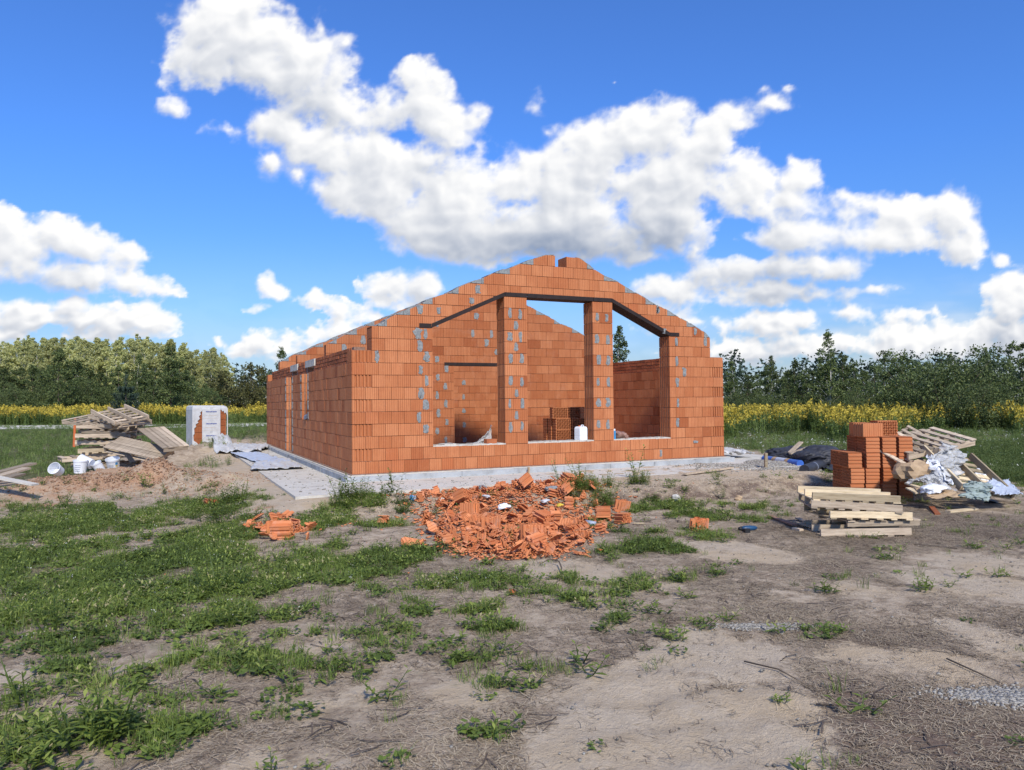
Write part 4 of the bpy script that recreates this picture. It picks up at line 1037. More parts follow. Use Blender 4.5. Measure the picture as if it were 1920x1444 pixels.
# ---- rolls, tarpaulin, laths on it
def G2(px,py,z):c=at(px,py,z);return np.array(c)
a=G2(1434,861,-.10);b_=G2(1500,870,-.10)
rl=empty('membrane_roll',tuple((a+b_)/2),0,'blue wrapped membrane roll lying in front of the dark tarpaulin','roll')
d_=(b_-a)/2*1.02;d_[2]=0;mb=MB();mb.tube([-d_,d_],.085,20);mb.build('roll',M['blue'],rl)
for t0,t1,mm in ((-.42,-.22,'card'),(-.2,.28,'filmblue'),(.30,.48,'card')):
    mb=MB();mb.tube([d_*t0,d_*t1],.0865,20,cap=False);mb.build('wrapper_print',M[mm],rl)
a=G2(1508,882,-.12);b_=G2(1582,856,-.10);rl=empty('membrane_roll',tuple((a+b_)/2),0,'black roofing roll lying in front of the pile of tarpaulin','roll')
d_=(b_-a)/2;d_[2]=0;mb=MB();mb.tube([-d_,d_],.10,22);mb.build('roll',M['black'],rl)
mb=MB();mb.tube([d_*-.62,d_*-.60],.1015,22,cap=False);mb.build('wrapper_print',M['greyink'],rl)
p=at(1480,868,-.3);
bag('tarpaulin',tuple(WD(1481,853,18.2)),(.50,.42,.21),M['black'],'left hump of the dark tarpaulin under the loose boards','tarpaulin',21,sub=5,amp=.25)
bag('tarpaulin',tuple(WD(1528,857,16.6)),(.46,.38,.25),M['black'],'right rounded hump of dark tarpaulin behind the black roll','tarpaulin',25,sub=5,amp=.22)
sheet('tarpaulin',[G2(1512,884,-.30),G2(1580,903,-.34),G2(1586,874,-.32),G2(1530,872,-.32)],M['black'],'flat crumpled end of dark tarpaulin spread below the black roll','tarpaulin',.07,34,24,33,drape=lambda x,y:gz(x,y))
plank('grey board propped up steeply on the dark tarpaulin',WD(1481,849,17.6),WD(1502,829,17.8),.12,.03,'wood_grey')
plank('middle weathered board lying across the dark tarpaulin',WD(1481,851,17.4),WD(1516,838,17.4),.12,.03,'wood_grey')
plank('pale thin lath at the right of the boards on the tarpaulin',WD(1507,846,16.8),WD(1531,839,16.9),.08,.025,'wood')
# ---- heap of pallets and packaging on the right
tg=None
def frame3(o,a,b,c):
    """place a pallet so that its long axis runs a->b and its width a->c"""
    x=(b-a).normalized();y=(c-a);y=(y-x*y.dot(x)).normalized();z=x.cross(y)
    m_=Matrix.Identity(4)
    for i in range(3):m_[i][0]=x[i];m_[i][1]=y[i];m_[i][2]=z[i];m_[i][3]=((a+b)/2+(c-a)/2)[i]
    o.matrix_world=m_
q=at(1805,935,-.32);base=Vector((q[0],q[1],-.30))
a_=WD(1738,855,12.3);b2=WD(1812,931,11.2);c_=WD(1806,853,12.6)
r1=pallet('pale new pallet leaning down to the right among the packaging',None,Matrix.Identity(4),(b2-a_).length,(c_-a_).length+.05,True,'wood',7,31,bh=.10)
frame3(r1,a_,b2,c_)
r2=pallet('old pallet standing tilted behind the blocks at the left of the packaging heap',None,Matrix.Identity(4),1.5,.9,False,'wood_grey',7,33)
frame3(r2,WD(1690,893,12.0),WD(1725,868,12.5),WD(1700,838,12.9))
r3=pallet('upper old pallet jutting out to the right behind the blocks',None,Matrix.Identity(4),1.35,.9,False,'wood_grey',7,34)
frame3(r3,WD(1680,862,12.3),WD(1757,845,12.5),WD(1700,828,13.1))
vd=-ray(1780,870);vd=vd/np.linalg.norm(vd)
sheet('plastic_sheet',[WD(1742,878,11.75),WD(1768,826,12.3),WD(1812,852,12.2),WD(1790,902,11.6)],M['clear'],'large clear plastic film draped over the upper part of the leaning pallet','plastic sheet',.11,46,40,41,nrm=vd,freq=.85,lift=.02,edge=1.9)
sheet('plastic_sheet',[WD(1750,874,11.9),WD(1775,835,12.2),WD(1806,858,12.1),WD(1782,895,11.8)],M['clear'],'second fold of clear film under the large one on the leaning pallet','plastic sheet',.08,36,30,42,nrm=vd,freq=1.2,lift=.0,edge=1.5)
sheet('sack',[WD(1808,930,10.95),WD(1812,900,11.3),WD(1852,905,11.3),WD(1856,938,10.8)],M['sack'],'grey green fabric sack lying against the foot of the leaning pallet','sack',.12,40,34,45,nrm=vd,freq=1.1,lift=.03,thick=.02,edge=1.3)
sheet('plastic_sheet',[WD(1852,905,11.6),WD(1890,905,12.2),WD(1918,934,10.9),WD(1862,934,10.9)],M['filmblue'],'pale bluish film spread on the ground at the right end of the heap','plastic sheet',.06,30,22,47,lift=0)
sheet('plastic_sheet',[WD(1832,878,12.6),WD(1855,892,12.4),WD(1852,910,12.0),WD(1828,900,12.2)],M['white'],'small white film scrap behind the leaning pallet','plastic sheet',.08,20,16,49,lift=0)
sheet('plastic_sheet',[WD(1703,880,12.0),WD(1765,892,11.6),WD(1790,925,11.1),WD(1700,915,11.4)],M['clear'],'shiny crumpled film bunched between the blocks and the leaning pallet','plastic sheet',.11,60,40,51,lift=0,freq=1.8)
sheet('plastic_sheet',[WD(1738,862,12.0),WD(1752,868,11.9),WD(1785,920,11.2),WD(1760,910,11.4)],M['white'],'narrow white film strip running down through the heap','plastic sheet',.10,30,16,53,lift=0,freq=5)
sheet('cardboard_sheet',[WD(1708,918,11.3),WD(1780,925,11.1),WD(1830,938,10.8),WD(1745,936,10.9)],M['card'],'flattened brown cardboard along the front edge of the packaging heap','cardboard',.05,30,20,55,lift=0)
bag('plastic_bag',tuple(WD(1748,917,11.1)),(.17,.12,.07),M['white'],'small white crumpled plastic bag low in the packaging heap','plastic bag',57,sub=4,amp=.5)
bag('cardboard_scrap',tuple(WD(1715,888,11.9)),(.30,.22,.20),M['card'],'crushed brown cardboard scrap between film and blocks','cardboard',59,sub=3,amp=.5)
plank('pale board lying at the foot of the packaging heap by the blocks',WD(1703,915,11.3),WD(1722,925,11.1),.10,.02,'wood')
plank('second pale board pointing left under the shiny film',WD(1700,906,11.5),WD(1735,918,11.2),.09,.02,'wood')
bag('rag',tuple(Vector(P2(1858,943,.01))),(.14,.07,.03),M['darkrubber'],'small dark rag lying on the soil in front of the sack','rag',61,sub=3,amp=.5)
# ---- pallets on the left
lg='old pallets heaped crookedly on the left'
LC=at(205,880,-.35);
def lpal(label,px,py,dist,rz,rx,ry,w=1.2,d=.9,up=False,wood='wood_grey',seed=0,nd_=7,bottom=False,bh=.09):
    p=WD(px,py,dist);return pallet(label,lg,T(p,R(rz),R(rx),R(ry)),w,d,up,wood,nd_,seed,bottom,bh)
lpal('lowest pallet of the crooked left heap',200,874,19.2,-20,0,0,1.35,.9,False,seed=61,bottom=True)
lpal('flat old pallet second from the bottom of the left heap, sticking out left',180,860,19.2,12,0,-2,1.6,.9,False,seed=62)
lpal('yellowish pallet with a light front board low in the left heap',205,846,19.2,-12,2,0,1.2,.9,True,'wood',seed=63)
lpal('dark pallet in the middle of the left heap',205,832,19.3,-18,0,1,1.3,.9,False,seed=64,bottom=True)
lpal('pallet with block feet tilting right in the middle of the left heap',212,812,19.3,-32,3,5,1.3,.9,False,seed=65,bottom=True)
lpal('wide pallet sticking out to the left near the top of the left heap',190,793,19.4,-38,8,4,1.5,1.0,False,seed=66)
lpal('tilted pallet second from the top of the left heap',225,790,19.1,-50,4,10,1.25,.9,True,seed=67)
lpal('topmost pallet of the left heap lying upside down with raised boards',225,781,19.0,-60,9,14,1.2,.9,True,seed=68,nd_=6)
lpal('short pallet filling the middle of the left heap under the block footed one',200,822,19.2,-8,-2,2,1.25,.9,True,seed=80)
lpal('old pallet with a split front board below the wide one in the left heap',208,801,19.3,-22,4,2,1.3,.9,False,seed=81,bottom=True)
lpal('pallet lying askew second from the ground in the left heap',215,853,19.3,-30,0,1,1.25,.9,False,seed=82,bottom=True)
lean='pallets leaning on the left heap'
def leanp(label,A,B_,C_,n,bw,seed,bottom=False):
    o=pallet(label,lean,Matrix.Identity(4),(B_-A).length,(C_-A).length,False,'wood_grey',n,seed,bwid=bw,bottom=bottom);frame3(o,A,B_,C_)
leanp('pale boarded pallet leaning at the right end of the left heap',WD(302,808,19.3),WD(258,812,18.9),WD(356,843,18.2),5,.15,71)
leanp('narrower pallet leaning in front of the pale boarded one',WD(254,815,19.0),WD(222,834,18.5),WD(302,860,18.0),5,.13,72,True)
mb=MB();p,q=WD(222,828,18.6),WD(250,868,17.6);c=(p+q)/2;mb.bar(p-c,q-c,.10,.05,0);o=mb.build('plank',M['darkrubber']);o.location=c;tag(o,'black plank leaning on the left pallet heap','plank')
mb=MB();mb.tube([(0,0,0),(0,0,.05),(0,0,.92)],[.042,.042,.038],12);
st=mb.build('marker_post',M['orange']);g_=atd(139,838,24.);st.location=(g_[0],g_[1],g_[2]);st.rotation_euler=(0,R(1.5),0);tag(st,'upright orange marker post at the left edge of the pallet heap','post')
# loose planks far left
plank('grey plank at the far left edge, topmost of three in the grass',WD(-20,890,15.8),WD(62,869,16.8),.22,.04)
plank('middle grey plank in the grass at the far left edge',WD(-20,898,15.2),WD(50,878,16.2),.22,.04)
plank('lower grey plank in the grass at the far left edge',WD(-20,905,14.6),WD(40,889,15.5),.20,.04)
plank('pale white board lying at the far left edge in front of the grey planks',WD(-20,892,13.2),WD(66,909,13.0),.16,.03,'conc')
# ---- buckets
def bucket(label,loc,rot,r=.16,h=.30,prints=(),lying=False,dent=0):
    from mathutils import Euler
    root=bpy.data.objects.new('bucket',None);col.objects.link(root);root.location=loc;root.rotation_euler=rot;root.scale=(.88,.88,.88);tag(root,label,'bucket','discarded white plastic buckets in the grass')
    mb=MB();n=28;rg=[(0,r*.80),(h*.5,r*.9),(h*.86,r*.965),(h*.87,r*1.02),(h,r*1.04),(h,r*.985),(h*.5,r*.875),(.01,r*.78)]
    V=[];
    for z,rr in rg:
        for k in range(n):
            a=2*math.pi*k/n;dn=1-dent*max(0,math.cos(a*1.0-1.2))**2*(z/h);V.append((rr*math.cos(a)*dn,rr*math.sin(a),z))
    Fs=[(i*n+k,i*n+(k+1)%n,(i+1)*n+(k+1)%n,(i+1)*n+k) for i in range(len(rg)-1) for k in range(n)]
    Fs+=[tuple(range(n-1,-1,-1)),tuple(range((len(rg)-1)*n,len(rg)*n))];mb.add(V,Fs);mb.build('body',M['white'],root,smooth=False)
    mb=MB();pts=[(r*1.03*math.cos(t),r*1.03*math.sin(t)*.35-r*.2,h*.93+.10*math.sin(t)*-1) for t in np.linspace(0,math.pi,12)];mb.tube(pts,.003,5);mb.build('handle',M['darkrubber'],root)
    for (a0,a1,za,zb,mm) in prints:
        mb=MB();V=[];n2=8
        for i in range(n2+1):
            a=a0+(a1-a0)*i/n2
            for z in(za,zb):
                rr=np.interp(z/h,[0,.5,.86],[r*.80,r*.9,r*.965])+.0025;V.append((rr*math.cos(a),rr*math.sin(a),z))
        Fs=[(2*i,2*i+2,2*i+3,2*i+1) for i in range(n2)];mb.add(V,Fs);mb.build('label_print',M[mm],root)
    return root
def GB(px,py,dz=0):
    c=at(px,py,-.35);z=gzf(c[0],c[1]);c=at(px,py,z);return Vector((c[0],c[1],gzf(c[0],c[1])+dz))
def GD(px,d,dz=0):
    v=atd(px,870,d);return Vector((v[0],v[1],gzf(v[0],v[1])+dz))
def WZ(px,py,d):return WD(px,py,d)
bucket('white bucket lying with its round open rim to the camera, leftmost of the buckets',GD(112,17.2,.16),(R(64),R(0),R(-28)),.155,.26)
aF=-math.pi/2-.35
bucket('upright white bucket with lid off and text lines, left of the pink printed one',GD(150,17.3,.07),(R(3),R(2),R(10)),.175,.34,[(aF-.7,aF+.2,.05,.07,'greyink'),(aF-.7,aF+.2,.10,.115,'greyink'),(aF-.7,aF+.3,.15,.165,'greyink'),(aF-.6,aF+.3,.20,.215,'greyink')])
bucket('dented white bucket with a pink printed patch behind the clay heap',GD(172,17.5,.26),(R(-72),R(4),R(62)),.165,.34,[(aF+3.1,aF+4.1,.06,.17,'pink'),(aF+2.6,aF+2.9,.2,.27,'greyink'),(aF+2.0,aF+2.5,.2,.28,'greyink')],dent=.15)
bucket('crushed white bucket with green print, third from the left',GD(190,17.6,.08),(R(22),R(-20),R(-25)),.14,.28,[(aF,aF+.7,.03,.14,'green_p'),(aF-.8,aF-.7,.12,.24,'navy'),(aF-.5,aF-.42,.12,.24,'navy')],dent=.3)
bucket('tilted white bucket with blue, yellow and orange print, rightmost of the buckets',GD(214,18.2,.10),(R(14),R(-12),R(20)),.18,.33,[(aF+.35,aF+.75,.19,.26,'blue_p'),(aF+.35,aF+.72,.14,.18,'yellow_p'),(aF+.38,aF+.72,.05,.13,'card'),(aF-.75,aF+.05,.19,.20,'greyink'),(aF-.75,aF+.05,.16,.17,'greyink'),(aF-.75,aF+.0,.13,.14,'greyink'),(aF-.75,aF+.05,.10,.11,'greyink')],dent=.05)
# ---- wrapped pack of blocks
wp=WD(388,840,24.5);WZ0=wp.z
pk=empty('wrapped_block_pack',(wp.x,wp.y,wp.z),R(10),'tall pack of red blocks wrapped in white printed film left of the house','block pack')
pk.scale=(.86,.86,.9)
mb=MB();mb.box((-.60,-.50,.0),(.60,.50,.12));mb.build('pallet_base',M['wood_grey'],pk)
nb=6
mb=MB()
for k in range(nb):
    for i in range(3):
        x0=-.585+i*.392;z=.125+k*.228
        mb.box((x0,-.49,z),(x0+.378,.49,z+.219),0)
cube=mb.build('blocks',M['clay_b'],pk)
mb=MB()
for k in range(nb):
    for i in(0,2):
        x0=-.585+i*.392;z=.125+k*.228;r=.3
        W2=MB()
        web_face(mb,x0+.02,x0+.358,z+.012,z+.207,.505,True,8,5,.40,0,0,r)
# turn the web field (built in x,y,z=const) to face -Y
mb.v=[(x,-z_,y) for x,y,z_ in mb.v];mb.build('hollow_faces',M['clay_b'],pk,fix=False)
def filmbox(x0,x1,y0,y1,za,zb,nm='film'):
    mb=MB();mb.box((x0,y0,za),(x1,y1,zb));return mb.build(nm,M['film'],pk)
Ht=.125+nb*.228
# film: top cap, left side, back, centre strip at the front, ragged strips at the corners
mb=MB();n=12
capP=[(-.64,-.53,Ht-.10),(.64,-.53,Ht-.10),(.64,.53,Ht-.10),(-.64,.53,Ht-.10),(-.62,-.51,Ht+.02),(.60,-.51,Ht-.0),(.60,.51,Ht-.0),(-.62,.51,Ht+.02),(-.56,-.44,Ht+.06),(.50,-.44,Ht+.05),(.50,.44,Ht+.05),(-.56,.44,Ht+.06)]
mb.add(capP,[(0,1,5,4),(1,2,6,5),(2,3,7,6),(3,0,4,7),(4,5,9,8),(5,6,10,9),(6,7,11,10),(7,4,8,11),(8,9,10,11)]);
mb.box((-.635,-.52,.02),(-.612,.52,Ht-.09));mb.box((.612,-.30,.02),(.630,.52,Ht-.09));mb.box((-.62,.51,.02),(.62,.53,Ht-.09))
mb.box((-.29,-.545,.05),(.36,-.520,Ht-.08));mb.build('film_wrap',M['film'],pk,fix=True)
mb=MB();rd=random.Random(4)
pl=[(-.635,Ht-.05),(-.30,Ht-.05),(-.30,Ht-.14),(-.36,Ht-.20),(-.33,Ht-.26),(-.40,Ht-.33),(-.37,Ht-.42),(-.46,Ht-.50),(-.42,Ht-.55),(-.52,Ht-.62),(-.50,Ht-.70),(-.57,Ht-.76),(-.56,Ht-.95),(-.60,Ht-1.0),(-.585,.30),(-.47,.22),(-.40,.10),(-.30,.05),(-.635,.05)]
mb.prism(pl,1,-.536,-.524,0)
mb.prism([(.365,Ht-.05),(.635,Ht-.05),(.635,.05),(.60,.05),(.605,Ht-.30),(.56,Ht-.20),(.52,Ht-.24),(.48,Ht-.14),(.44,Ht-.17),(.40,Ht-.11)],1,-.536,-.524,0)
mb.build('torn_film',M['film'],pk)
def text_mesh(s,size,mname,parent,loc,rot,name='lettering',bold=0.):
    cu=bpy.data.curves.new('t','FONT');cu.body=s;cu.size=size;cu.align_x='CENTER';cu.align_y='CENTER';cu.offset=bold;cu.extrude=.001
    to=bpy.data.objects.new('t',cu);col.objects.link(to);dg=bpy.context.evaluated_depsgraph_get()
    me=bpy.data.meshes.new_from_object(to.evaluated_get(dg));me.materials.clear();me.materials.append(M[mname])
    col.objects.unlink(to);bpy.data.objects.remove(to)
    o=bpy.data.objects.new(name,me);col.objects.link(o);o.parent=parent;o.location=loc;o.rotation_euler=rot;return o
for k,zc in enumerate((Ht-.17,Ht-.60,Ht-1.03)):
    text_mesh('МаксиКерам',.062,'navy',pk,(.035,-.549,zc),(math.pi/2,0,0),bold=.0022)
    mb=MB();mb.box((-.29,-.5465,zc-.242),(.36,-.5455,zc-.238));mb.box((-.17,-.5465,zc-.145),(.22,-.5455,zc-.137));mb.build('print_line',M['card'],pk)
    mb=MB();pts=[(.035+.045*math.cos(t),-.548,zc+.125+.03*math.sin(t)) for t in np.linspace(0,5.2,14)];mb.tube(pts,.003,4);mb.build('emblem',M['greyink'],pk)
# ---- small things near the slab and the heap
def frag_web(rs_,nx_,ny_,cell,hz,drop=.15,jag=.03):
    """broken piece of the honeycomb: thin webs of uneven length with an outer comb shell"""
    mb=MB();t=.0042;rr=rs_.uniform(.2,1);mat_i=0
    def webs(a,b):
        h0=-hz/2+rs_.uniform(0,jag);h1=hz/2-rs_.uniform(0,jag)
        d=Vector((b[0]-a[0],b[1]-a[1],0));n=Vector((-d.y,d.x,0)).normalized()*t
        P=[(a[0]+n.x,a[1]+n.y),(a[0]-n.x,a[1]-n.y),(b[0]-n.x,b[1]-n.y),(b[0]+n.x,b[1]+n.y)]
        q0=rs_.uniform(0,jag);V=[(x,y,h0+(q0 if k>1 else 0)) for k,(x,y) in enumerate(P)]+[(x,y,h1-(q0 if k>1 else 0)) for k,(x,y) in enumerate(P)]
        mb.add(V,[(3,2,1,0),(4,5,6,7),(0,1,5,4),(1,2,6,5),(2,3,7,6),(3,0,4,7)],0,rr+rs_.uniform(-.06,.06))
    for j in range(ny_+1):
        for i in range(nx_+1):
            p=((i-nx_/2)*cell+(.5*cell if j%2 else 0),(j-ny_/2)*cell*.8)
            if i<nx_ and rs_.random()>drop:webs(p,(p[0]+cell,p[1]))
            if j<ny_ and i<nx_:
                for dx in((.5,-.5)):
                    if rs_.random()>drop:webs(p,(p[0]+dx*cell,p[1]+cell*.8))
    # outer skin with ribs
    y=-(ny_/2)*cell*.8-.012;x0=-nx_/2*cell-.01;x1=nx_/2*cell+.01+rs_.uniform(-.02,.02);n=max(2,int((x1-x0)/.06))
    T1=teeth(x0+.004,x1-.01,n,.012,0)
    P=[(x0,y)]+[(a,y+d) for a,d in T1]+[(x1,y),(x1,y+.020),(x0,y+.020)]
    V=[(px_,py_,-hz/2+rs_.uniform(0,jag*.6)) for px_,py_ in P]+[(px_,py_,hz/2-rs_.uniform(0,jag*.8)) for px_,py_ in P];m_=len(P)
    mb.add(V,[tuple(range(m_-1,-1,-1)),tuple(range(m_,2*m_))]+[(i,(i+1)%m_,(i+1)%m_+m_,i+m_) for i in range(m_)],0,rr)
    return mb
def frag_plate(rs_,w,h):
    mb=MB();rr=rs_.uniform(.2,1);n=7;P=[]
    for k in range(n):
        a=2*math.pi*k/n+rs_.uniform(-.25,.25);q=rs_.uniform(.65,1.05);P.append((math.cos(a)*w/2*q*1.2,math.sin(a)*h/2*q*1.2))
    mb.prism(P,2,-.005,.006,0,rr)
    for k in range(int(rs_.integers(0,4))):
        x=(-.35+.3*k)*w;mb.box((x-.004,-h*.4,.006),(x+.004,h*.35,.006+rs_.uniform(.006,.022)),0,rr)
    return mb
rs2=np.random.default_rng(77)
FR=[];
for k in range(9):FR.append(('web',frag_web(rs2,int(rs2.integers(2,5)),int(rs2.integers(1,4)),.042,rs2.uniform(.09,.21),.18,.05).build('block_fragment',M['clay_r'],fix=False)))
for k in range(3):FR.append(('big',frag_web(rs2,5,4,.045,.215,.06,.02).build('block_fragment',M['clay_r'],fix=False)))
for k in range(12):FR.append(('plate',frag_plate(rs2,rs2.uniform(.07,.20),rs2.uniform(.05,.13)).build('block_fragment',M['clay_r'])))
for _,o in FR:col.objects.unlink(o)
from mathutils import Euler
def frag(kind,x,y,z,rot,sc,label,group):
    c=[o for k,o in FR if k==kind];o=c[int(rs2.integers(0,len(c)))].copy();col.objects.link(o)
    o.location=(x,y,z);o.rotation_euler=rot;o.scale=(sc,sc,sc);tag(o,label,'block fragment',group);return o
HG='broken block pieces in the central rubble heap'
def in_heap(px,py):
    # outline of the heap in plan, from ground points
    return True
def heap_pt():
    while True:
        px=rs2.uniform(765,1190);py=rs2.uniform(922,1046)
        cx=962+(py-950)*.0;w=(205-abs(py-968)*1.35)
        if abs(px-cx)<w*math.sqrt(rs2.random())*1.0+20:
            c=at(px,py);return c[0],c[1]
def hz_(x,y,L_):
    return gzf(x,y)+L_
def crand():return (rs2.uniform(0,6.28),rs2.uniform(0,6.28),rs2.uniform(0,6.28))
def lay_rot(flat=.35):
    # mostly lying: comb or web sides towards the camera
    b=rs2.choice([0,1,2],p=[.35,.4,.25]);rx=(0,math.pi/2,math.pi/2)[b];ry=(0,0,math.pi/2)[b]
    return (rx+rs2.normal(0,flat),ry+rs2.normal(0,flat),rs2.uniform(0,6.28))
cnt=0
for k in range(105):
    x,y=heap_pt();edge=rs2.random()
    frag('web',x,y,hz_(x,y,.05+.05*rs2.random()),lay_rot(),rs2.uniform(.8,1.15),'broken chunk of red hollow block with open webs in the rubble heap',HG)
for k in range(150):
    x,y=heap_pt();frag('plate',x,y,hz_(x,y,.03+.09*rs2.random()),(rs2.normal(0,.5),rs2.normal(0,.5),rs2.uniform(0,6.28)),rs2.uniform(.8,1.3),'thin broken shard of red hollow block in the rubble heap','red shards in the central rubble heap')
big=[(700/1,0)]
for (px,py,dz,rot,lab_) in [
    (880,972,.10,(.15,.1,2.2),'large ribbed piece of red block standing up in the left part of the rubble heap'),
    (918,998,.11,(.05,-.05,.6),'tall brown grooved block piece standing at the front centre of the rubble heap'),
    (868,958,.16,(1.1,.3,.5),'tilted ribbed block piece facing left in the rubble heap'),
    (1020,985,.10,(math.pi/2+.3,0,.4),'large broken block showing its web openings at the right of the heap front'),
    (996,1015,.11,(.02,.03,-.2),'square block piece standing upright at the front edge of the rubble heap'),
    (1005,1032,.05,(.2,1.4,.4),'block piece lying on its side at the front foot of the rubble heap'),
    (1130,975,.11,(math.pi/2,.25,1.1),'block piece with wide ribs leaning right at the right end of the heap'),
    (1068,945,.12,(1.9,.2,.2),'block piece with its webs to the camera at the right rear of the heap'),
    (1055,955,.12,(1.2,.6,1.9),'half block lying behind the right front pieces of the heap'),
    (985,955,.16,(.9,.3,1.2),'ribbed slab piece leaning in the middle of the heap')]:
    c=at(px,py);frag('big',c[0],c[1],gzf(c[0],c[1])+dz,rot,1.0,lab_,HG)
# single pieces away from the heap
for (px,py,kind,dz,rot,sc,lab_) in [
    (395,948,'big',.04,(1.6,.2,.3),.8,'lone red block piece in the grass left of the weedy mound'),
    (722,985,'web',.08,(1.5,.3,.6),1.25,'lone red block piece in the grass left of the rubble heap'),
    (1310,994,'big',.05,(.1,.05,.5),1.,'flat reddish block piece lying alone in the grass right of the heap'),
    (1166,957,'big',.07,(.2,.1,.3),.85,'red block piece lying flat near the foot of the sand berm'),
    (1168,982,'big',.08,(1.5,.0,.3),.8,'red block piece with two ribs standing right of the heap'),
    (988,1047,'web',.06,(.4,.2,1.0),1.1,'small fluted block piece in front of the heap on the sand'),
    (1088,1041,'plate',.02,(.1,.1,.3),1.0,'tiny red chip on the sand right of the heap front'),
    (962,1115,'plate',.02,(.4,.1,.3),.7,'tiny red chip in the thin grass below the heap'),
    (1125,1035,'plate',.02,(.2,.1,1.3),.7,'tiny red chip in the grass to the right of the sand patch'),
    (770,1024,'plate',.04,(.6,.1,.3),1.5,'broken red shard in the grass at the lower left of the heap'),
    (790,1026,'plate',.04,(-.6,.3,1.3),1.4,'second red shard in the grass at the lower left of the heap')]:
    c=P2(px,py);frag(kind,c[0],c[1],c[2]+dz,rot,sc,lab_,None)
LG='broken block pieces in the small left heap'
for k in range(44):
    px=rs2.normal(515,32);py=995-(px-515)*-.02+rs2.normal(0,7)
    if k<6:px,py=rs2.normal(515,14),rs2.normal(975,5)
    c=P2(px,py);big_=rs2.random()<.25
    frag('big' if big_ and k%7==0 else ('web' if big_ else 'plate'),c[0],c[1],c[2]+.03+.04*rs2.random(),lay_rot(.4) if big_ else (rs2.normal(0,.5),rs2.normal(0,.5),rs2.uniform(0,6.28)),rs2.uniform(.8,1.2),'broken red block piece in the small heap in the grass on the left',LG)
# crumbs between the pieces
def shard_proto(rs_,s):
    a=rs_.uniform(0,6.28,4);P=np.array([[math.cos(q)*s*rs_.uniform(.5,1),math.sin(q)*s*rs_.uniform(.5,1)] for q in np.sort(a)+np.array([0,.5,1,1.5])])
    V=np.concatenate([np.c_[P,np.zeros(4)],np.c_[P,np.full(4,s*.25)]]);tl=rs_.uniform(-.6,.6);V[:,2]+=V[:,0]*tl
    F_=np.array([(3,2,1,0),(4,5,6,7),(0,1,5,4),(1,2,6,5),(2,3,7,6),(3,0,4,7)]);return V,F_,np.full(6,rs_.uniform(.3,1)),np.zeros(6,int)
sh=[shard_proto(rs2,.05) for _ in range(10)]
n=8200;pts=np.array([heap_pt() for _ in range(4200)]);hc=at(945,945);qx=np.concatenate([pts[:,0],rs2.normal(hc[0],.62,4000)]);qy=np.concatenate([pts[:,1],rs2.normal(hc[1],.62,4000)]);xx,yy=qx+rs2.normal(0,.12,n),qy+rs2.normal(0,.12,n)
scatter('rubble',sh,np.stack([xx,yy,gz(xx,yy)+rs2.uniform(0,.03,n)],1),rs2.uniform(.25,1.2,n),rs2.uniform(0,6.28,n),M['clay_r'])
n=260;xx=rs2.normal(at(515,992)[0],.45,n);yy=rs2.normal(at(515,992)[1],.22,n)
scatter('rubble',sh,np.stack([xx,yy,gz(xx,yy)+rs2.uniform(0,.02,n)],1),rs2.uniform(.2,.9,n),rs2.uniform(0,6.28,n),M['clay_r'])
x,y=sample(500,-6,6,-7,2,lambda x,y:.5*veg_ok(x,y)*(np.hypot(x-1,y+4)<4.5),seed=9)
scatter('rubble',sh,put(x,y,.004),rs2.uniform(.12,.5,len(x)),rs2.uniform(0,6.28,len(x)),M['clay_r'])
for k,(px,py,s,mm,lab_) in enumerate([(905,925,0.065,'mortar','flat pale stone slab near the top of the rubble heap'),(826,948,0.046,'conc','grey lump of mortar at the left of the rubble heap'),(1033,928,0.078,'mortar','heap of grey mortar crumbs at the right rear of the rubble'),(945,962,.06,'white','white crumpled paper standing in the middle of the heap'),(780,938,0.058,'greyink','lilac and blue plastic bag at the left rear of the heap'),
        (912,941,0.046,'film','torn white film scrap lying on the heap'),(1268,938,.06,'conc','pale stone lying in the grass before the berm'),(1385,938,.05,'card','yellowish lump in the grass before the sand berm'),(1022,950,.05,'film','small film scrap at the right of the heap'),(1050,957,0.033,'yellow_p','small yellowish foam lump at the right of the heap')]):
    c=P2(px,py);z=c[2];bag('scrap' if mm not in('conc','mortar') else 'stone',(c[0],c[1],z+s*.5+(.06 if 800<px<1060 else 0)),(s*1.3,s,s*(.5 if mm in('mortar','film') else .8)),M[mm],lab_,'scrap' if mm not in('conc','mortar') else 'stone',80+k,sub=3,amp=.4)
bag('plastic_bag',tuple(Vector(P2(773,940,.04))),(.035,.03,.05),M['blue_p'],'bright blue plastic scrap beside the lilac bag','plastic bag',91,sub=3,amp=.4)
c0,c1=P2(1098,988,.06),P2(1110,992,.04);tube_obj('pipe',c0,(c0[0]+.10,c0[1]-.10,c0[2]-.02),.035,M['greyink'],'short grey pipe end lying right of the heap','pipe')
plank('thin pale lath lying at the right of the rubble heap',P2(1062,1004,.03),P2(1085,996,.05),.03,.015,'wood')
plank('pale stick slanting across the front right of the heap',P2(1008,1015,.10),P2(1042,1030,.02),.035,.015,'wood')
plank('short pale stick on the grass right of the heap',P2(1188,984,.02),P2(1208,984,.02),.025,.015,'wood')
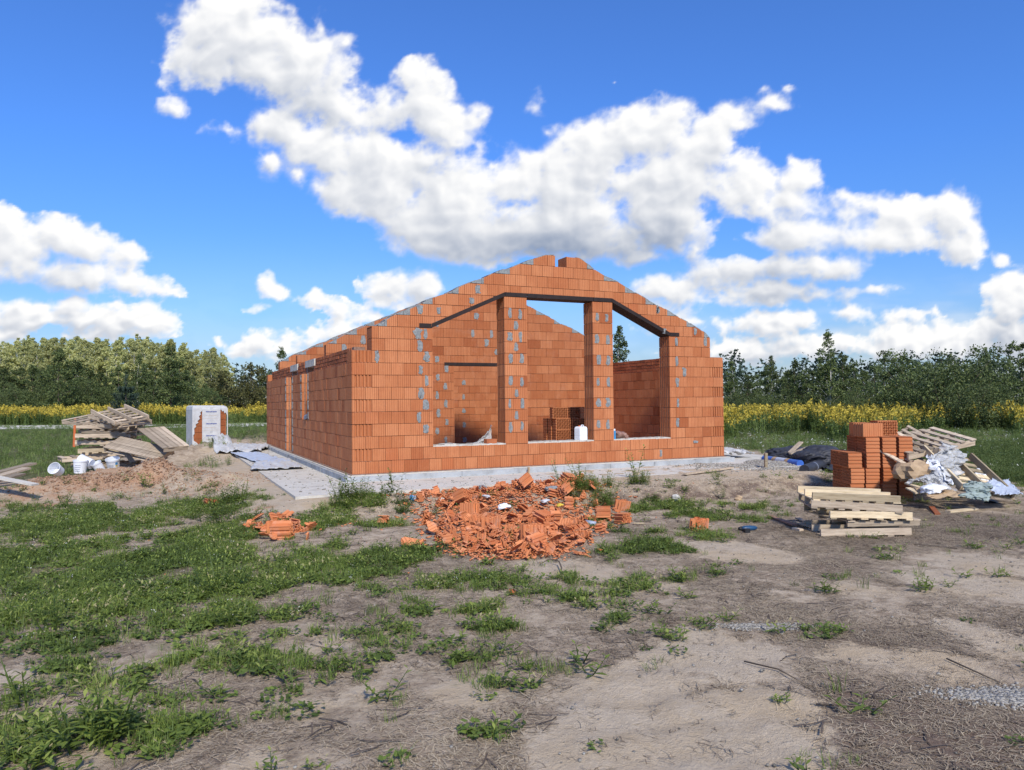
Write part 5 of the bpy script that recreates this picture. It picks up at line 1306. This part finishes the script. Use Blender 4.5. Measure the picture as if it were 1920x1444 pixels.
# crooked dark root in the sand
mb=MB();pts=[P2(1012,1062,.02),P2(1030,1058,.05),P2(1048,1062,.05),P2(1053,1072,.04),P2(1050,1088,.02),P2(1040,1098,.01)];mb.tube(pts,[.004,.006,.008,.007,.008,.004],7);tag(mb.build('root',M['bark'],smooth=True),'crooked dark root curling out of the sand below the heap','root')
for (pts_,lab_) in [([(1395,1245),(1460,1262),(1530,1300)],'long dark stick lying on the straw, upper one on the right'),([(1775,1240),(1830,1265),(1880,1288)],'long dark stick beside the white gravel at the right edge'),([(1530,1328),(1620,1330),(1660,1340)],'thin dark stick on the edge of the sand at the bottom right'),([(200,1385),(240,1405),(262,1425)],'dark twig right of the leafy plant at the bottom left'),([(0,1300),(40,1285),(75,1262)],'dark root crossing the sand at the left edge')]:
    mb=MB();pp=[P2(a,b,.015) for a,b in pts_];mb.tube(pp,[.005,.0045,.002],6);tag(mb.build('stick',M['bark'],smooth=True),lab_,'stick')
# leafy plants one can tell apart
def plant(px,py,h,sp_,lf,n,label,seed,wh=11):
    r=np.random.default_rng(seed);V,F_,Rr,mi=stem_set(n,r,h,sp_,lf,.35,.92,.55,wh,.32);o=np_mesh('weed_plant',V,F_,M['grass'],rnd=Rr);c=P2(px,py)
    o.location=c;return tag(o,label,'plant')
plant(165,1400,.27,.13,.10,17,'big leafy green plant at the bottom left corner',201,12)
plant(210,1385,.34,.05,.11,5,'taller leafy shoots at the right side of the big plant',203,11)
plant(1192,895,.62,.05,.15,3,'tall lone weed standing on the berm before the right window bay',205,12)
plant(1050,905,.42,.03,.10,2,'thin upright weed at the left end of the berm',207,10)
plant(1088,905,.45,.08,.12,4,'bushy weed on the left part of the berm',209,11)
plant(275,915,.34,.05,.14,4,'dark green weed growing on the clay heap',211,10)
plant(735,893+15,.38,.03,.08,2,'thin sprig rising in front of the slab left of the rubble',213,8)
plant(105,1180,.26,.10,.07,12,'bushy weed clump at the left edge of the grass',215,11)
plant(415,1110,.34,.16,.08,16,'dark leafy clump in the middle of the left grass',217,12)
plant(445,1170,.20,.12,.08,10,'lower leafy clump below the dark one',219,9)
plant(1540,1110,.10,.10,.08,8,'small flat rosette on the straw right of centre',221,6)
plant(870,1240,.07,.07,.09,8,'bright green rosette at the bottom centre',223,6)
plant(1262,1195,.07,.13,.08,12,'spread rosette beside the big sand patch',225,6)
plant(1730,1108,.13,.10,.07,9,'small thistle clump on the right sand',227,8)
plant(30,1440,.16,.12,.09,12,'fern-like seedlings in the bottom left corner',229,10)
plant(1465,1315,.05,.04,.05,5,'tiny seedling on the straw',231,6)
# ================================================================ trees
def leaf_cloud(r,centres,radii,n,size,flat=.0,shell=.0):
    """leaf quads in clumps; returns V,F,rnd"""
    k=len(centres);w=radii**2;ch=r.choice(k,n,p=w/w.sum())
    d=r.normal(0,1,(n,3));d/=np.linalg.norm(d,axis=1)[:,None]
    q=r.random(n)**(1/2.2);P=centres[ch]+d*(radii[ch]*q)[:,None]*np.array([1,1,.8])
    a=r.normal(0,1,(n,3));a/=np.linalg.norm(a,axis=1)[:,None];b=np.cross(a,r.normal(0,1,(n,3)));b/=np.linalg.norm(b,axis=1)[:,None]
    s=(size*r.uniform(.6,1.35,n))[:,None];V=np.stack([P-a*s,P+b*s*.55,P+a*s,P-b*s*.55],1).reshape(-1,3)
    F_=np.arange(4*n).reshape(n,4);rn=np.clip(.5+.28*r.normal(0,1,n)+.25*(r.random(k)[ch]-.5),0,1)
    return V,F_,rn
def limb(mb,p,q,r0,r1,r,bend=.12,n=5):
    p=np.array(p,float);q=np.array(q,float);o=r.normal(0,1,3)*np.linalg.norm(q-p)*bend
    pts=[p+(q-p)*t+o*math.sin(math.pi*t) for t in np.linspace(0,1,n)];mb.tube(pts,[r0+(r1-r0)*t for t in np.linspace(0,1,n)],6);return pts
def make_tree(name,seed,H,W_,base,n,size,leaf,bark_,top=.35,nclump=60,tr=.012,lean=0.,gap=.5,shape='oval',multi=1,clr=None):
    r=np.random.default_rng(seed);root=bpy.data.objects.new(name,None);mb=MB()
    cs=[];rd=[]
    for s in range(multi):
        ox,oy=(r.normal(0,W_*.12,2) if multi>1 else (0,0));tx,ty=(r.normal(0,W_*.22,2) if multi>1 else (lean,0));hh=H*(1 if s==0 else r.uniform(.7,.95))
        trunk=limb(mb,(ox,oy,-.15),(tx,ty,hh*.97),H*tr,H*tr*.15,r,.02,9)
        for k in range(nclump//multi):
            t=base+(1-base)*(r.random()**.9)
            if shape=='oval':w=math.sin(math.pi*min(1,.12+.88*(t-base)/(1-base)*.98))**.7
            elif shape=='cone':w=(1-(t-base)/(1-base))**.75*.95+.07
            elif shape=='flame':w=(math.sin(math.pi*((t-base)/(1-base))**.75*.93+.15))**.9
            elif shape=='bush':w=(1-((t-base)/(1-base))**2.2)**.5
            a=r.uniform(0,6.28);rr=W_/2*w*math.sqrt(r.random())*r.uniform(.75,1.15)
            z=t*hh;px_=ox+(tx-ox)*t;py_=oy+(ty-oy)*t
            c=np.array([px_+rr*math.cos(a),py_+rr*math.sin(a),z]);cs.append(c);rd.append(W_*r.uniform(.07,.16)*(1.15-.5*t))
            if r.random()<.55:
                z0=max(z-rr*r.uniform(.6,1.1),hh*.08);limb(mb,(ox+(tx-ox)*z0/hh,oy+(ty-oy)*z0/hh,z0),c,H*tr*.28*(1.1-z0/hh),H*tr*.05,r,.08,4)
        for k in range(int(5*top)+2):   # loose leading shoots at the top
            cs.append(np.array([tx+r.normal(0,W_*.05),ty+r.normal(0,W_*.05),hh*(1-.03*k)]));rd.append(W_*.05)
    t_=mb.build('trunk',bark_,root,fix=False,smooth=True)
    V,F_,rn=leaf_cloud(r,np.array(cs),np.array(rd),n,size);V[:,2]=np.maximum(V[:,2],.02)
    cr=np_mesh('crown',V,F_,leaf,rnd=rn,parent=root)
    for o in (t_,cr):col.objects.unlink(o)
    return root
def place_tree(proto,px,dist,hpx=None,rz=None,sc=None,label='',group=None,cat='tree',wide=1.):
    """px: column in the photograph, dist: metres along the view axis, hpx: row of the tree top"""
    c=atd(px,750,dist);z=gzf(c[0],c[1]);H=proto['H']
    if hpx is not None:
        v=ray(px,hpx);top=CAM[2]+v[2]*dist;sc=(top-z)/H
    o=proto.copy();col.objects.link(o)
    for ch in proto.children:
        k=ch.copy();col.objects.link(k);k.parent=o
    o.location=(c[0],c[1],z-.02);o.rotation_euler=(0,0,random.uniform(0,6.28) if rz is None else rz);o.scale=(sc*wide,sc*wide,sc)
    if 'H' in o:del o['H']
    return tag(o,label,cat,group)
def proto(*a,**k):
    t=make_tree(*a,**k);t['H']=a[2];return t
P_far=[proto('birch_tree',300+i,15,5.4,.26,5200,.19,M['leaf_birch'],M['birch'],nclump=90,tr=.009,shape='flame') for i in range(5)]
P_dark=[proto('alder_tree',320+i,8,4.2,.04,5200,.105,M['leaf_dark'],M['bark'],nclump=70,tr=.011,shape=('oval','cone','flame')[i%3]) for i in range(5)]
P_bir=[proto('young_birch',340+i,8,3.0,.08,4600,.085,M['leaf_dark'],M['birch'],nclump=110,tr=.008,shape='cone',top=.4) for i in range(3)]
P_bush=[proto('willow_bush',360+i,5,6.4,.0,8200,.085,M['leaf_dark'],M['bark'],nclump=110,tr=.008,shape='bush',multi=5,top=.6) for i in range(3)]
P_oliv=[proto('willow_bush',380+i,5,5.,.0,6500,.10,M['leaf_olive'],M['bark'],nclump=90,tr=.008,shape='bush',multi=4) for i in range(2)]
rt=random.Random(9)
g1='pale birches of the wood behind the field on the left'
tops=[(0,640),(60,634),(130,628),(200,640),(260,632),(320,640),(360,650),(400,652),(432,665)]
for row,(d,dz) in enumerate(((118,6),(128,3),(140,0))):
    n=24
    for k in range(n):
        px=-40+470*(k+rt.uniform(.1,.9))/n;hp=np.interp(px,[t[0] for t in tops],[t[1] for t in tops])+rt.uniform(-5,9)+dz
        place_tree(rt.choice(P_far),px,d+rt.uniform(-5,5),hp,label='pale green birch with a thin white trunk in the wood behind the left field',group=g1)
g2='dark young trees in front of the birch wood'
for k in range(34):
    px=-25+440*(k+rt.uniform(0,1))/34;d=rt.uniform(86,104)
    hp=np.interp(px,[0,60,110,140,180,230,280,330,380,420],[680,682,680,668,700,680,680,672,704,722])+rt.uniform(-2,20)
    if k%5==0:pr_=rt.choice(P_bir)
    else:pr_=rt.choice(P_dark)
    place_tree(pr_,px,d,hp,label='dark leafy young tree in front of the birch wood on the left',group=g2,wide=1.15)
for k in range(26):
    px=-20+430*k/25;place_tree(rt.choice(P_bush),px,rt.uniform(84,92),rt.uniform(712,728),label='low dark bush under the young trees on the left',group='low bushes under the left trees',cat='bush')
place_tree(P_dark[2],112,82,655,label='dark bushy tree with a forked pale trunk, second tall one from the left edge')
place_tree(P_dark[1],322,80,648,label='tallest dark tree with ragged crown just left of the wrapped block pack',wide=1.2)
place_tree(P_bir[0],262,84,662,label='slim dark pointed tree above the left pallet heap')
place_tree(P_oliv[0],455,70,684,label='olive green rounded tree left of the house wall',wide=1.)
place_tree(P_oliv[1],480,72,690,label='olive green bush touching the left wall of the house',cat='bush')
place_tree(P_dark[0],500,76,702,label='dark bush low behind the left end of the house',cat='bush')
place_tree(P_bir[1],528,66,650,label='thin birch top rising behind the left end of the house')
place_tree(P_bir[2],1163,52,612,label='leafy birch seen through the right window bay',wide=1.1)
# little pine by the pallets
def pine():
    r=np.random.default_rng(5);root=bpy.data.objects.new('pine_tree',None);col.objects.link(root);mb=MB();V=[];F_=[];Rr=[]
    mb.tube([(0,0,0),(0,.03,1.3),(0,0,2.7)],[.05,.035,.012],7)
    def tuftline(p,q,n,L_):
        for i in range(n):
            t=(i+.5)/n;c=p+(q-p)*t;d0=(q-p)/np.linalg.norm(q-p)
            for j in range(9):
                u=d0*r.uniform(.5,1.1)+r.normal(0,.55,3);u/=np.linalg.norm(u);w=np.cross(u,r.normal(0,1,3));w/=np.linalg.norm(w);k=len(V)
                V.extend([c-w*.012,c+w*.012,c+u*L_+w*.004,c+u*L_-w*.004]);F_.append((k,k+1,k+2,k+3));Rr.append(r.random())
    for z in(.35,.8,1.3,1.75,2.15):
        for k in range(7):
            a=k*.9+z*3;l=(2.9-z)*.42*r.uniform(.8,1.1);p=np.array([0,0,z]);m1=p+np.array([math.cos(a)*l*.75,math.sin(a)*l*.75,.06*l]);q=m1+np.array([math.cos(a)*l*.25,math.sin(a)*l*.25,.38*l])
            mb.tube([p,m1,q],[.02,.013,.006],5);tuftline(p*.5+m1*.5,m1,8,.16);tuftline(m1,q,9,.17)
    tuftline(np.array([0,0,2.1]),np.array([0,0,2.95]),16,.17)
    mb.build('trunk',M['bark'],root);np_mesh('crown',np.array(V),np.array(F_),M['leaf_pine'],rnd=np.array(Rr),parent=root)
    c=atd(236,770,42);root.location=(c[0],c[1],gzf(c[0],c[1]));root.scale=(1.15,1.15,1.15);return tag(root,'small grey green pine with upturned shoots behind the left pallet heap','tree')
pine()
# right side
g3='dark trees along the right edge of the field'
R_=[(1372,66,676,'b'),(1372,72,705,'d'),(1405,66,702,'d'),(1420,80,700,'d'),(1447,62,668,'b'),(1440,70,690,'d'),(1470,66,705,'d'),(1489,60,676,'d'),(1478,78,696,'d'),(1510,58,690,'d'),(1525,62,694,'d'),(1580,60,666,'d'),(1600,62,678,'d'),(1620,64,694,'d'),(1540,64,700,'d'),
    (1662,52,658,'d'),(1692,50,662,'d'),(1640,70,686,'d'),(1705,62,676,'d'),(1880,70,700,'d')]
for px,d,hp,t in R_:
    place_tree(rt.choice(P_bir if t=='b' else P_dark),px,d,hp+rt.uniform(-3,3),label='dark green tree of the row beyond the goldenrod on the right',group=g3,wide=1.1)
place_tree(P_bir[0],1552,57,618,label='tallest slender birch with white trunk on the right, above the goldenrod',wide=1.05)
place_tree(P_bir[1],1560,58,655,label='shorter birch directly beside the tallest slender one')
for (px,d,hp,lab_) in [(1752,44,656,'broad dark willow bush right of the block pile, left part of the big clump'),(1795,42,650,'broad dark willow bush in the middle of the big right clump'),(1836,45,656,'dark willow with a feathery top at the right of the big clump'),(1775,50,660,'dark willow at the back of the big right clump'),(1812,39,700,'low dark willow at the foot of the big right clump')]:
    place_tree(rt.choice(P_bush),px,d,hp,label=lab_,cat='bush',wide=.95)
place_tree(P_bir[2],1850,50,652,label='feathery tree top standing out of the big right clump')
place_tree(P_dark[3],1912,48,640,label='tall dark tree at the right edge of the picture',wide=1.2)
place_tree(P_dark[4],1935,46,655,label='dark tree cut by the right edge of the picture')
for (px,d,hp) in [(1625,52,722),(1600,50,735),(1655,50,728),(1570,54,738),(1530,56,742),(1690,50,716),(1490,58,735),(1430,60,738),(1400,60,735),(1460,58,728),(1375,60,730),(1885,55,715),(1870,52,735)]:
    place_tree(rt.choice(P_bush),px,d,hp,label='low dark bush at the foot of the right tree row',group='low bushes along the right tree row',cat='bush',wide=.8)
# far wood closing the horizon
def far_wood():
    r=np.random.default_rng(3);cs=[];rd=[]
    for az in np.linspace(-60,60,420):
        a=math.radians(az);fx,fy=_d[0],_d[1];l=math.hypot(fx,fy);fx/=l;fy/=l
        dx=fx*math.cos(a)+fy*math.sin(a);dy=-fx*math.sin(a)+fy*math.cos(a);D=330+18*math.sin(az*.7)+r.uniform(-12,12)
        h=13.5+2.2*math.sin(az*.9)+1.6*math.sin(az*2.7+1)+r.uniform(-1.2,1.2)+(3 if az>10 else 0)
        for z in np.arange(1,h,1.7):cs.append((CAM[0]+dx*D,CAM[1]+dy*D,z+.2));rd.append(2.2 if z<h-3 else 1.5)
        cs.append((CAM[0]+dx*D,CAM[1]+dy*D,h+1.2));rd.append(.9)
    V,F_,rn=leaf_cloud(r,np.array(cs),np.array(rd),52000,.75);V[:,2]=np.maximum(V[:,2],-.2)
    o=np_mesh('forest',V,F_,M['leaf_far'],rnd=rn);return tag(o,kind='stuff')
M['leaf_far']=leafmat('leaf_far',[(0,(.028,.045,.030)),(1,(.06,.09,.055))],.1)
far_wood()
# ---------------------------------------------------------------- goldenrod
def rod(rs_,h=1.25):
    V=[];F_=[];Rr=[];mi=[]
    for i in range(5):
        a=rs_.uniform(0,6.28);r=.20*math.sqrt(rs_.random());x,y=r*math.cos(a),r*math.sin(a);hh=h*rs_.uniform(.75,1.08);lx,ly=rs_.normal(0,.08,2)
        k=len(V);V+=[(x-.02,y,0),(x+.02,y,0),(x+lx+.012,y+ly,hh*.85),(x+lx-.012,y+ly,hh*.85)];F_.append((k,k+1,k+2,k+3));Rr.append(.3);mi.append(0)
        for j in range(9):
            t=.12+.62*j/8;b=rs_.uniform(0,6.28);l=rs_.uniform(.10,.17);u=np.array([math.cos(b)*l,math.sin(b)*l,l*.5]);w=np.array([-math.sin(b),math.cos(b),0])*l*.28;p=np.array([x+lx*t,y+ly*t,hh*t]);k=len(V)
            V+=[p,p+u*.5-w,p+u,p+u*.5+w];F_.append((k,k+1,k+2,k+3));Rr.append(rs_.uniform(.2,.8));mi.append(0)
        for j in range(7):
            t=rs_.uniform(.0,1)**.8;c=np.array([x+lx+rs_.normal(0,.07)*(1-t*.7),y+ly+rs_.normal(0,.07)*(1-t*.7),hh*(.74+.28*t)]);b=rs_.normal(0,1,3);b/=np.linalg.norm(b);w=np.cross(b,rs_.normal(0,1,3));w/=np.linalg.norm(w);s=rs_.uniform(.035,.07);k=len(V)
            V+=[c-b*s*1.3,c+w*s*.6,c+b*s*1.3,c-w*s*.6];F_.append((k,k+1,k+2,k+3));Rr.append(rs_.uniform(.1,1));mi.append(1)
    return np.array(V,float),np.array(F_),np.array(Rr),np.array(mi)
rods=[rod(rs) for _ in range(5)]
greenrods=[(lambda q:(q[0],q[1][q[3]==0],q[2][q[3]==0],q[3][q[3]==0]))(rod(rs,1.1)) for _ in range(3)]
def px_dist(x,y):
    qx=x-CAM[0];qy=y-CAM[1];z=qx*_d[0]+qy*_d[1];h=qx*_rr[0]+qy*_rr[1];return 960+F_PX*h/z,z
def gold_left(x,y):
    px,z=px_dist(x,y);return (z>62+3*fbm(x*.1,y*.1,2,3))&(z<90)&(px<600)&(px>-80)
def gold_right(x,y):
    px,z=px_dist(x,y);near=np.interp(px,[1340,1500,1700,1780,1920,2000],[31,33,32,38,33,32])+15*fbm(x*.16,y*.16,4,4);k=(z>near)&(z<64)&(px>1300)&(px<2000)
    return k
def rodscat(n,box,fn,seed,sc):
    r=np.random.default_rng(seed);x=r.uniform(box[0],box[1],n);y=r.uniform(box[2],box[3],n);p=np.clip(.45+1.3*fbm(x*.16,y*.16,4,seed),.04,.95);k=fn(x,y)&(r.random(n)<p);x,y=x[k],y[k];m_=len(x)
    return scatter('goldenrod',rods+greenrods,np.stack([x,y,gz(x,y)],1),r.uniform(*sc,m_)*(1+.42*fbm(x*.18,y*.18,4,7)),r.uniform(0,6.28,m_),[M['field'],M['gold']],rndb=.35*fbm(x*.3,y*.3,2,9))
rodscat(34000,(-45,22,38,78),gold_left,401,(.7,1.2))
rodscat(40000,(10,62,0,50),gold_right,403,(.5,1.0))
# ================================================================ clouds: a distant sheet of sky ahead of the camera
CB="""400,40,95,60 385,110,90,65 480,85,95,85 570,140,105,85 640,195,100,60 720,205,70,45 800,190,55,65 770,140,35,35 850,235,55,45 895,225,28,40 440,5,90,40
520,235,65,40 600,275,75,50 690,300,85,55 640,360,50,50 740,350,110,85 830,370,120,95 800,430,100,50 900,440,120,60 960,330,90,65 1050,330,110,80 1100,290,80,60 1180,260,80,65 1250,230,60,45 1250,320,120,90 1330,270,60,60 1380,220,50,35 1010,430,130,60 1120,430,120,65 1240,410,90,70 1400,340,60,70 1200,480,60,25 1440,195,45,20
1500,330,45,45 1490,385,80,45 1600,390,130,32 1700,400,70,42 1790,395,45,50 1650,440,130,40 1810,460,45,45 1500,440,100,40 1330,520,60,22 1420,505,110,28 1530,500,110,30 1450,550,170,26 1250,545,70,30 1600,545,90,18
1875,490,30,22 1900,560,60,60 1910,630,60,50 1450,605,130,28 1600,590,60,26 1400,655,120,28 1560,645,150,25 1700,630,100,38 1800,640,90,40 1860,610,60,35 1250,600,70,40 1700,590,60,18
5,430,50,40 30,485,75,48 110,445,55,40 170,460,60,42 225,480,50,42 150,515,130,38 250,535,70,25 325,545,35,16
60,585,85,32 130,575,50,30 0,610,60,40 200,605,100,40 270,590,50,32 310,610,40,25
500,528,24,22 520,548,26,16 590,565,38,20 645,580,38,20 740,540,55,38 790,545,40,34 705,535,34,20
490,645,50,26 540,650,65,30 630,620,70,26 680,590,40,20 410,640,28,12 460,660,40,20 1150,560,60,20 -80,480,90,60 -60,600,90,50 2000,600,90,60 2000,430,60,30""".split()
CW="""600,45,28,60 650,85,32,32 535,15,30,18 330,205,40,32 430,245,70,28 505,300,32,40 1000,205,28,50 1030,240,35,25 1150,150,20,8 1430,175,40,22 1480,175,20,14 860,270,60,30 480,580,40,14 560,330,30,30 1300,470,30,30""".split()
def cloud_field(px,py):
    F=np.full(px.shape,-1.5)
    wx=fbm(px/70,py/70,5,91,.55)*26;wy=fbm(px/70,py/70,5,57,.55)*22
    for L,w in ((CB,1.),(CW,.62)):
        for b in L:
            x,y,rx,ry=map(float,b.split(','))
            q=np.sqrt(((px+wx-x)/(rx*1.10))**2+((py+wy-y)/(ry*1.10))**2)
            v=(1-q)*min(1,.42+min(rx,ry)/120)-(0 if w==1 else .22)
            F=np.logaddexp(F*11,v*11)/11
    return F
def clouds(px,py,o=7):
    F=cloud_field(px,py)
    low=np.clip((py-430)/200,0,1)
    n1=fbm(px/150,py/120,o,3,.55);n2=fbm(px/75+9,py/48,max(o-1,1),5,.55)
    b1=fbm(px/80,py/66,max(o-1,1),11,.55,True);b2=fbm(px/42,py/30,max(o-2,1),13,.55,True)
    n=n1*(1-low)+n2*low;bl=b1*(1-low)+b2*low
    F=np.minimum(F,.40+.18*np.tanh((F-.40)*2))
    return F*.85+.34*n+.15*bl-.075,n,bl
def cloud_shade(px,py):
    f,n,bl=clouds(px,py)
    wis=fbm(px/210,py/160,3,77)
    e=np.clip(.26+.42*wis,.09,.60)
    D=np.clip((f+.045)/e,0,1);D=D*D*(3-2*D)
    ww=sum(np.exp(-((px-float(x))/(float(rx)*1.3))**2-((py-float(y))/(float(ry)*1.3))**2) for x,y,rx,ry in (b.split(',') for b in CW))
    er=fbm(px/26,py/22,5,41,.6);D=D*np.clip(1-np.clip(.30-f,0,.30)/.30*np.clip(.5-er*2.2,0,1)*.75,0,1)
    veil=.50*np.clip((py-500)/150,0,1)*np.clip((px-1150)/250,0,1)*np.clip(.45+1.5*fbm(px/170,py/45,5,61),0,1)+.30*np.clip((py-540)/120,0,1)*np.clip(1-px/620,0,1)*np.clip(.3+1.5*fbm(px/140,py/40,5,63),0,1)
    D=np.maximum(D,veil);D=np.maximum(D,.26*np.clip((py-430)/330,0,1)**1.5)
    D=D*(1-.5*np.clip(ww,0,1)*np.clip(1-f*3,0,1))
    od=0
    for k in range(1,9):
        g,_,_=clouds(px+4*k,py-15*k,2)
        od=od+np.clip(g,0,.42)/8
    fs=clouds(px,py,3)[0];f2=clouds(px+12,py-18,3)[0]
    fm=clouds(px,py,5)[0];f3=clouds(px+5,py-7,5)[0]
    r1=(fs-f2);r2=(fm-f3)
    lit=np.exp(-2.2*np.maximum(od-.08,0))
    base=np.clip(sum(a*np.exp(-((px-x)/rx)**2-((py-y)/ry)**2) for x,y,rx,ry,a in ((1110,470,210,42,.34),(930,455,150,40,.18),(880,205,70,40,-.0),(60,545,140,22,.22),(1480,545,170,26,.30),(1380,505,120,28,.2),(560,200,90,40,.14),(700,235,90,30,.10),(1500,690,300,40,.12),(1890,640,70,50,.2),(120,500,60,24,.12),(100,625,160,26,.12),(1250,430,100,40,.12))),0,.6)
    L=.60+.42*lit+np.clip(r1*.75,-.13,.20)+np.clip(r2*.5,-.04,.08)-base
    L=L+.10*np.clip(.25-f,0,.25)/.25
    return D,np.clip(L,.25,1.15)

az=np.concatenate([np.linspace(-112,-39,90),np.arange(-38.6,38.6,.105),np.linspace(39,112,90)])
el=np.concatenate([np.arange(-.4,30.6,.10),np.linspace(31,58,44)])
AZ,EL=np.meshgrid(np.radians(az),np.radians(el))
hx,hy=_d[0],_d[1];_l=math.hypot(hx,hy);hx/=_l;hy/=_l
DX=np.cos(EL)*(hx*np.cos(AZ)+hy*np.sin(AZ));DY=np.cos(EL)*(hy*np.cos(AZ)-hx*np.sin(AZ));DZ=np.sin(EL)
zz_=DX*_d[0]+DY*_d[1]+DZ*_d[2];zc=np.maximum(zz_,.3)
PXX=960+F_PX*(DX*_rr[0]+DY*_rr[1]+DZ*_rr[2])/zc;PYY=722-F_PX*(DX*_uu[0]+DY*_uu[1]+DZ*_uu[2])/zc
Dn,Ls=cloud_shade(PXX,PYY)
# beyond the part of the sky seen here: unseen scattered clouds, added for white fill light
ad,ed=np.degrees(AZ),np.degrees(EL);g_=fbm(ad/17,ed/9,5,201)+.25*fbm(ad/6,ed/4,4,203,.5,True)
D2=sstep(.06,.3,g_);L2=np.clip(1.0-1.2*np.clip(fbm(ad/17,(ed+2.5)/9,4,201),0,1),.5,1.)
k_=np.maximum(sstep(34.5,38.5,np.abs(ad)),sstep(28.5,32,ed));Dn=Dn*(1-k_)+D2*k_;Ls=Ls*(1-k_)+L2*k_
Dn=Dn*(1-sstep(95,112,np.abs(ad)))*(1-sstep(50,58,ed))
haze_=np.clip(1-ed/9,0,1)*.35
RS=4200.
V=np.stack([CAM[0]+DX*RS,CAM[1]+DY*RS,DZ*RS],-1).reshape(-1,3);ny_,nx_=AZ.shape;idx=np.arange(nx_*ny_).reshape(ny_,nx_)
Fc=np.stack([idx[:-1,:-1],idx[:-1,1:],idx[1:,1:],idx[1:,:-1]],-1)
keep=(Dn[:-1,:-1]+Dn[:-1,1:]+Dn[1:,1:]+Dn[1:,:-1])>.004
Fc=Fc[keep]
m_,nt,b=mat('cloud');nt.nodes.remove(b);e=nd(nt,'ShaderNodeEmission');t=nd(nt,'ShaderNodeBsdfTransparent');mx=nd(nt,'ShaderNodeMixShader')
dn=attr(nt,'cover').outputs['Fac'];lt=attr(nt,'brightness').outputs['Fac']
cc=ramp(nt,mth(nt,'MULTIPLY_ADD',lt,1/.9,-.25/.9),[(0,(.30,.37,.51)),(.85,(.98,.985,1.0)),(1,(1.08,1.07,1.05))])
nt.links.new(cc,e.inputs[0]);e.inputs[1].default_value=CLOUD_GAIN
nt.links.new(dn,mx.inputs[0]);nt.links.new(t.outputs[0],mx.inputs[1]);nt.links.new(e.outputs[0],mx.inputs[2]);nt.links.new(mx.outputs[0],nt.nodes['Material Output'].inputs[0])
try:m_.cycles.emission_sampling='NONE'
except Exception:pass
o=np_mesh('sky',V,Fc,m_,pt=dict(cover=Dn.ravel(),brightness=Ls.ravel()),smooth=True);tag(o,kind='structure')
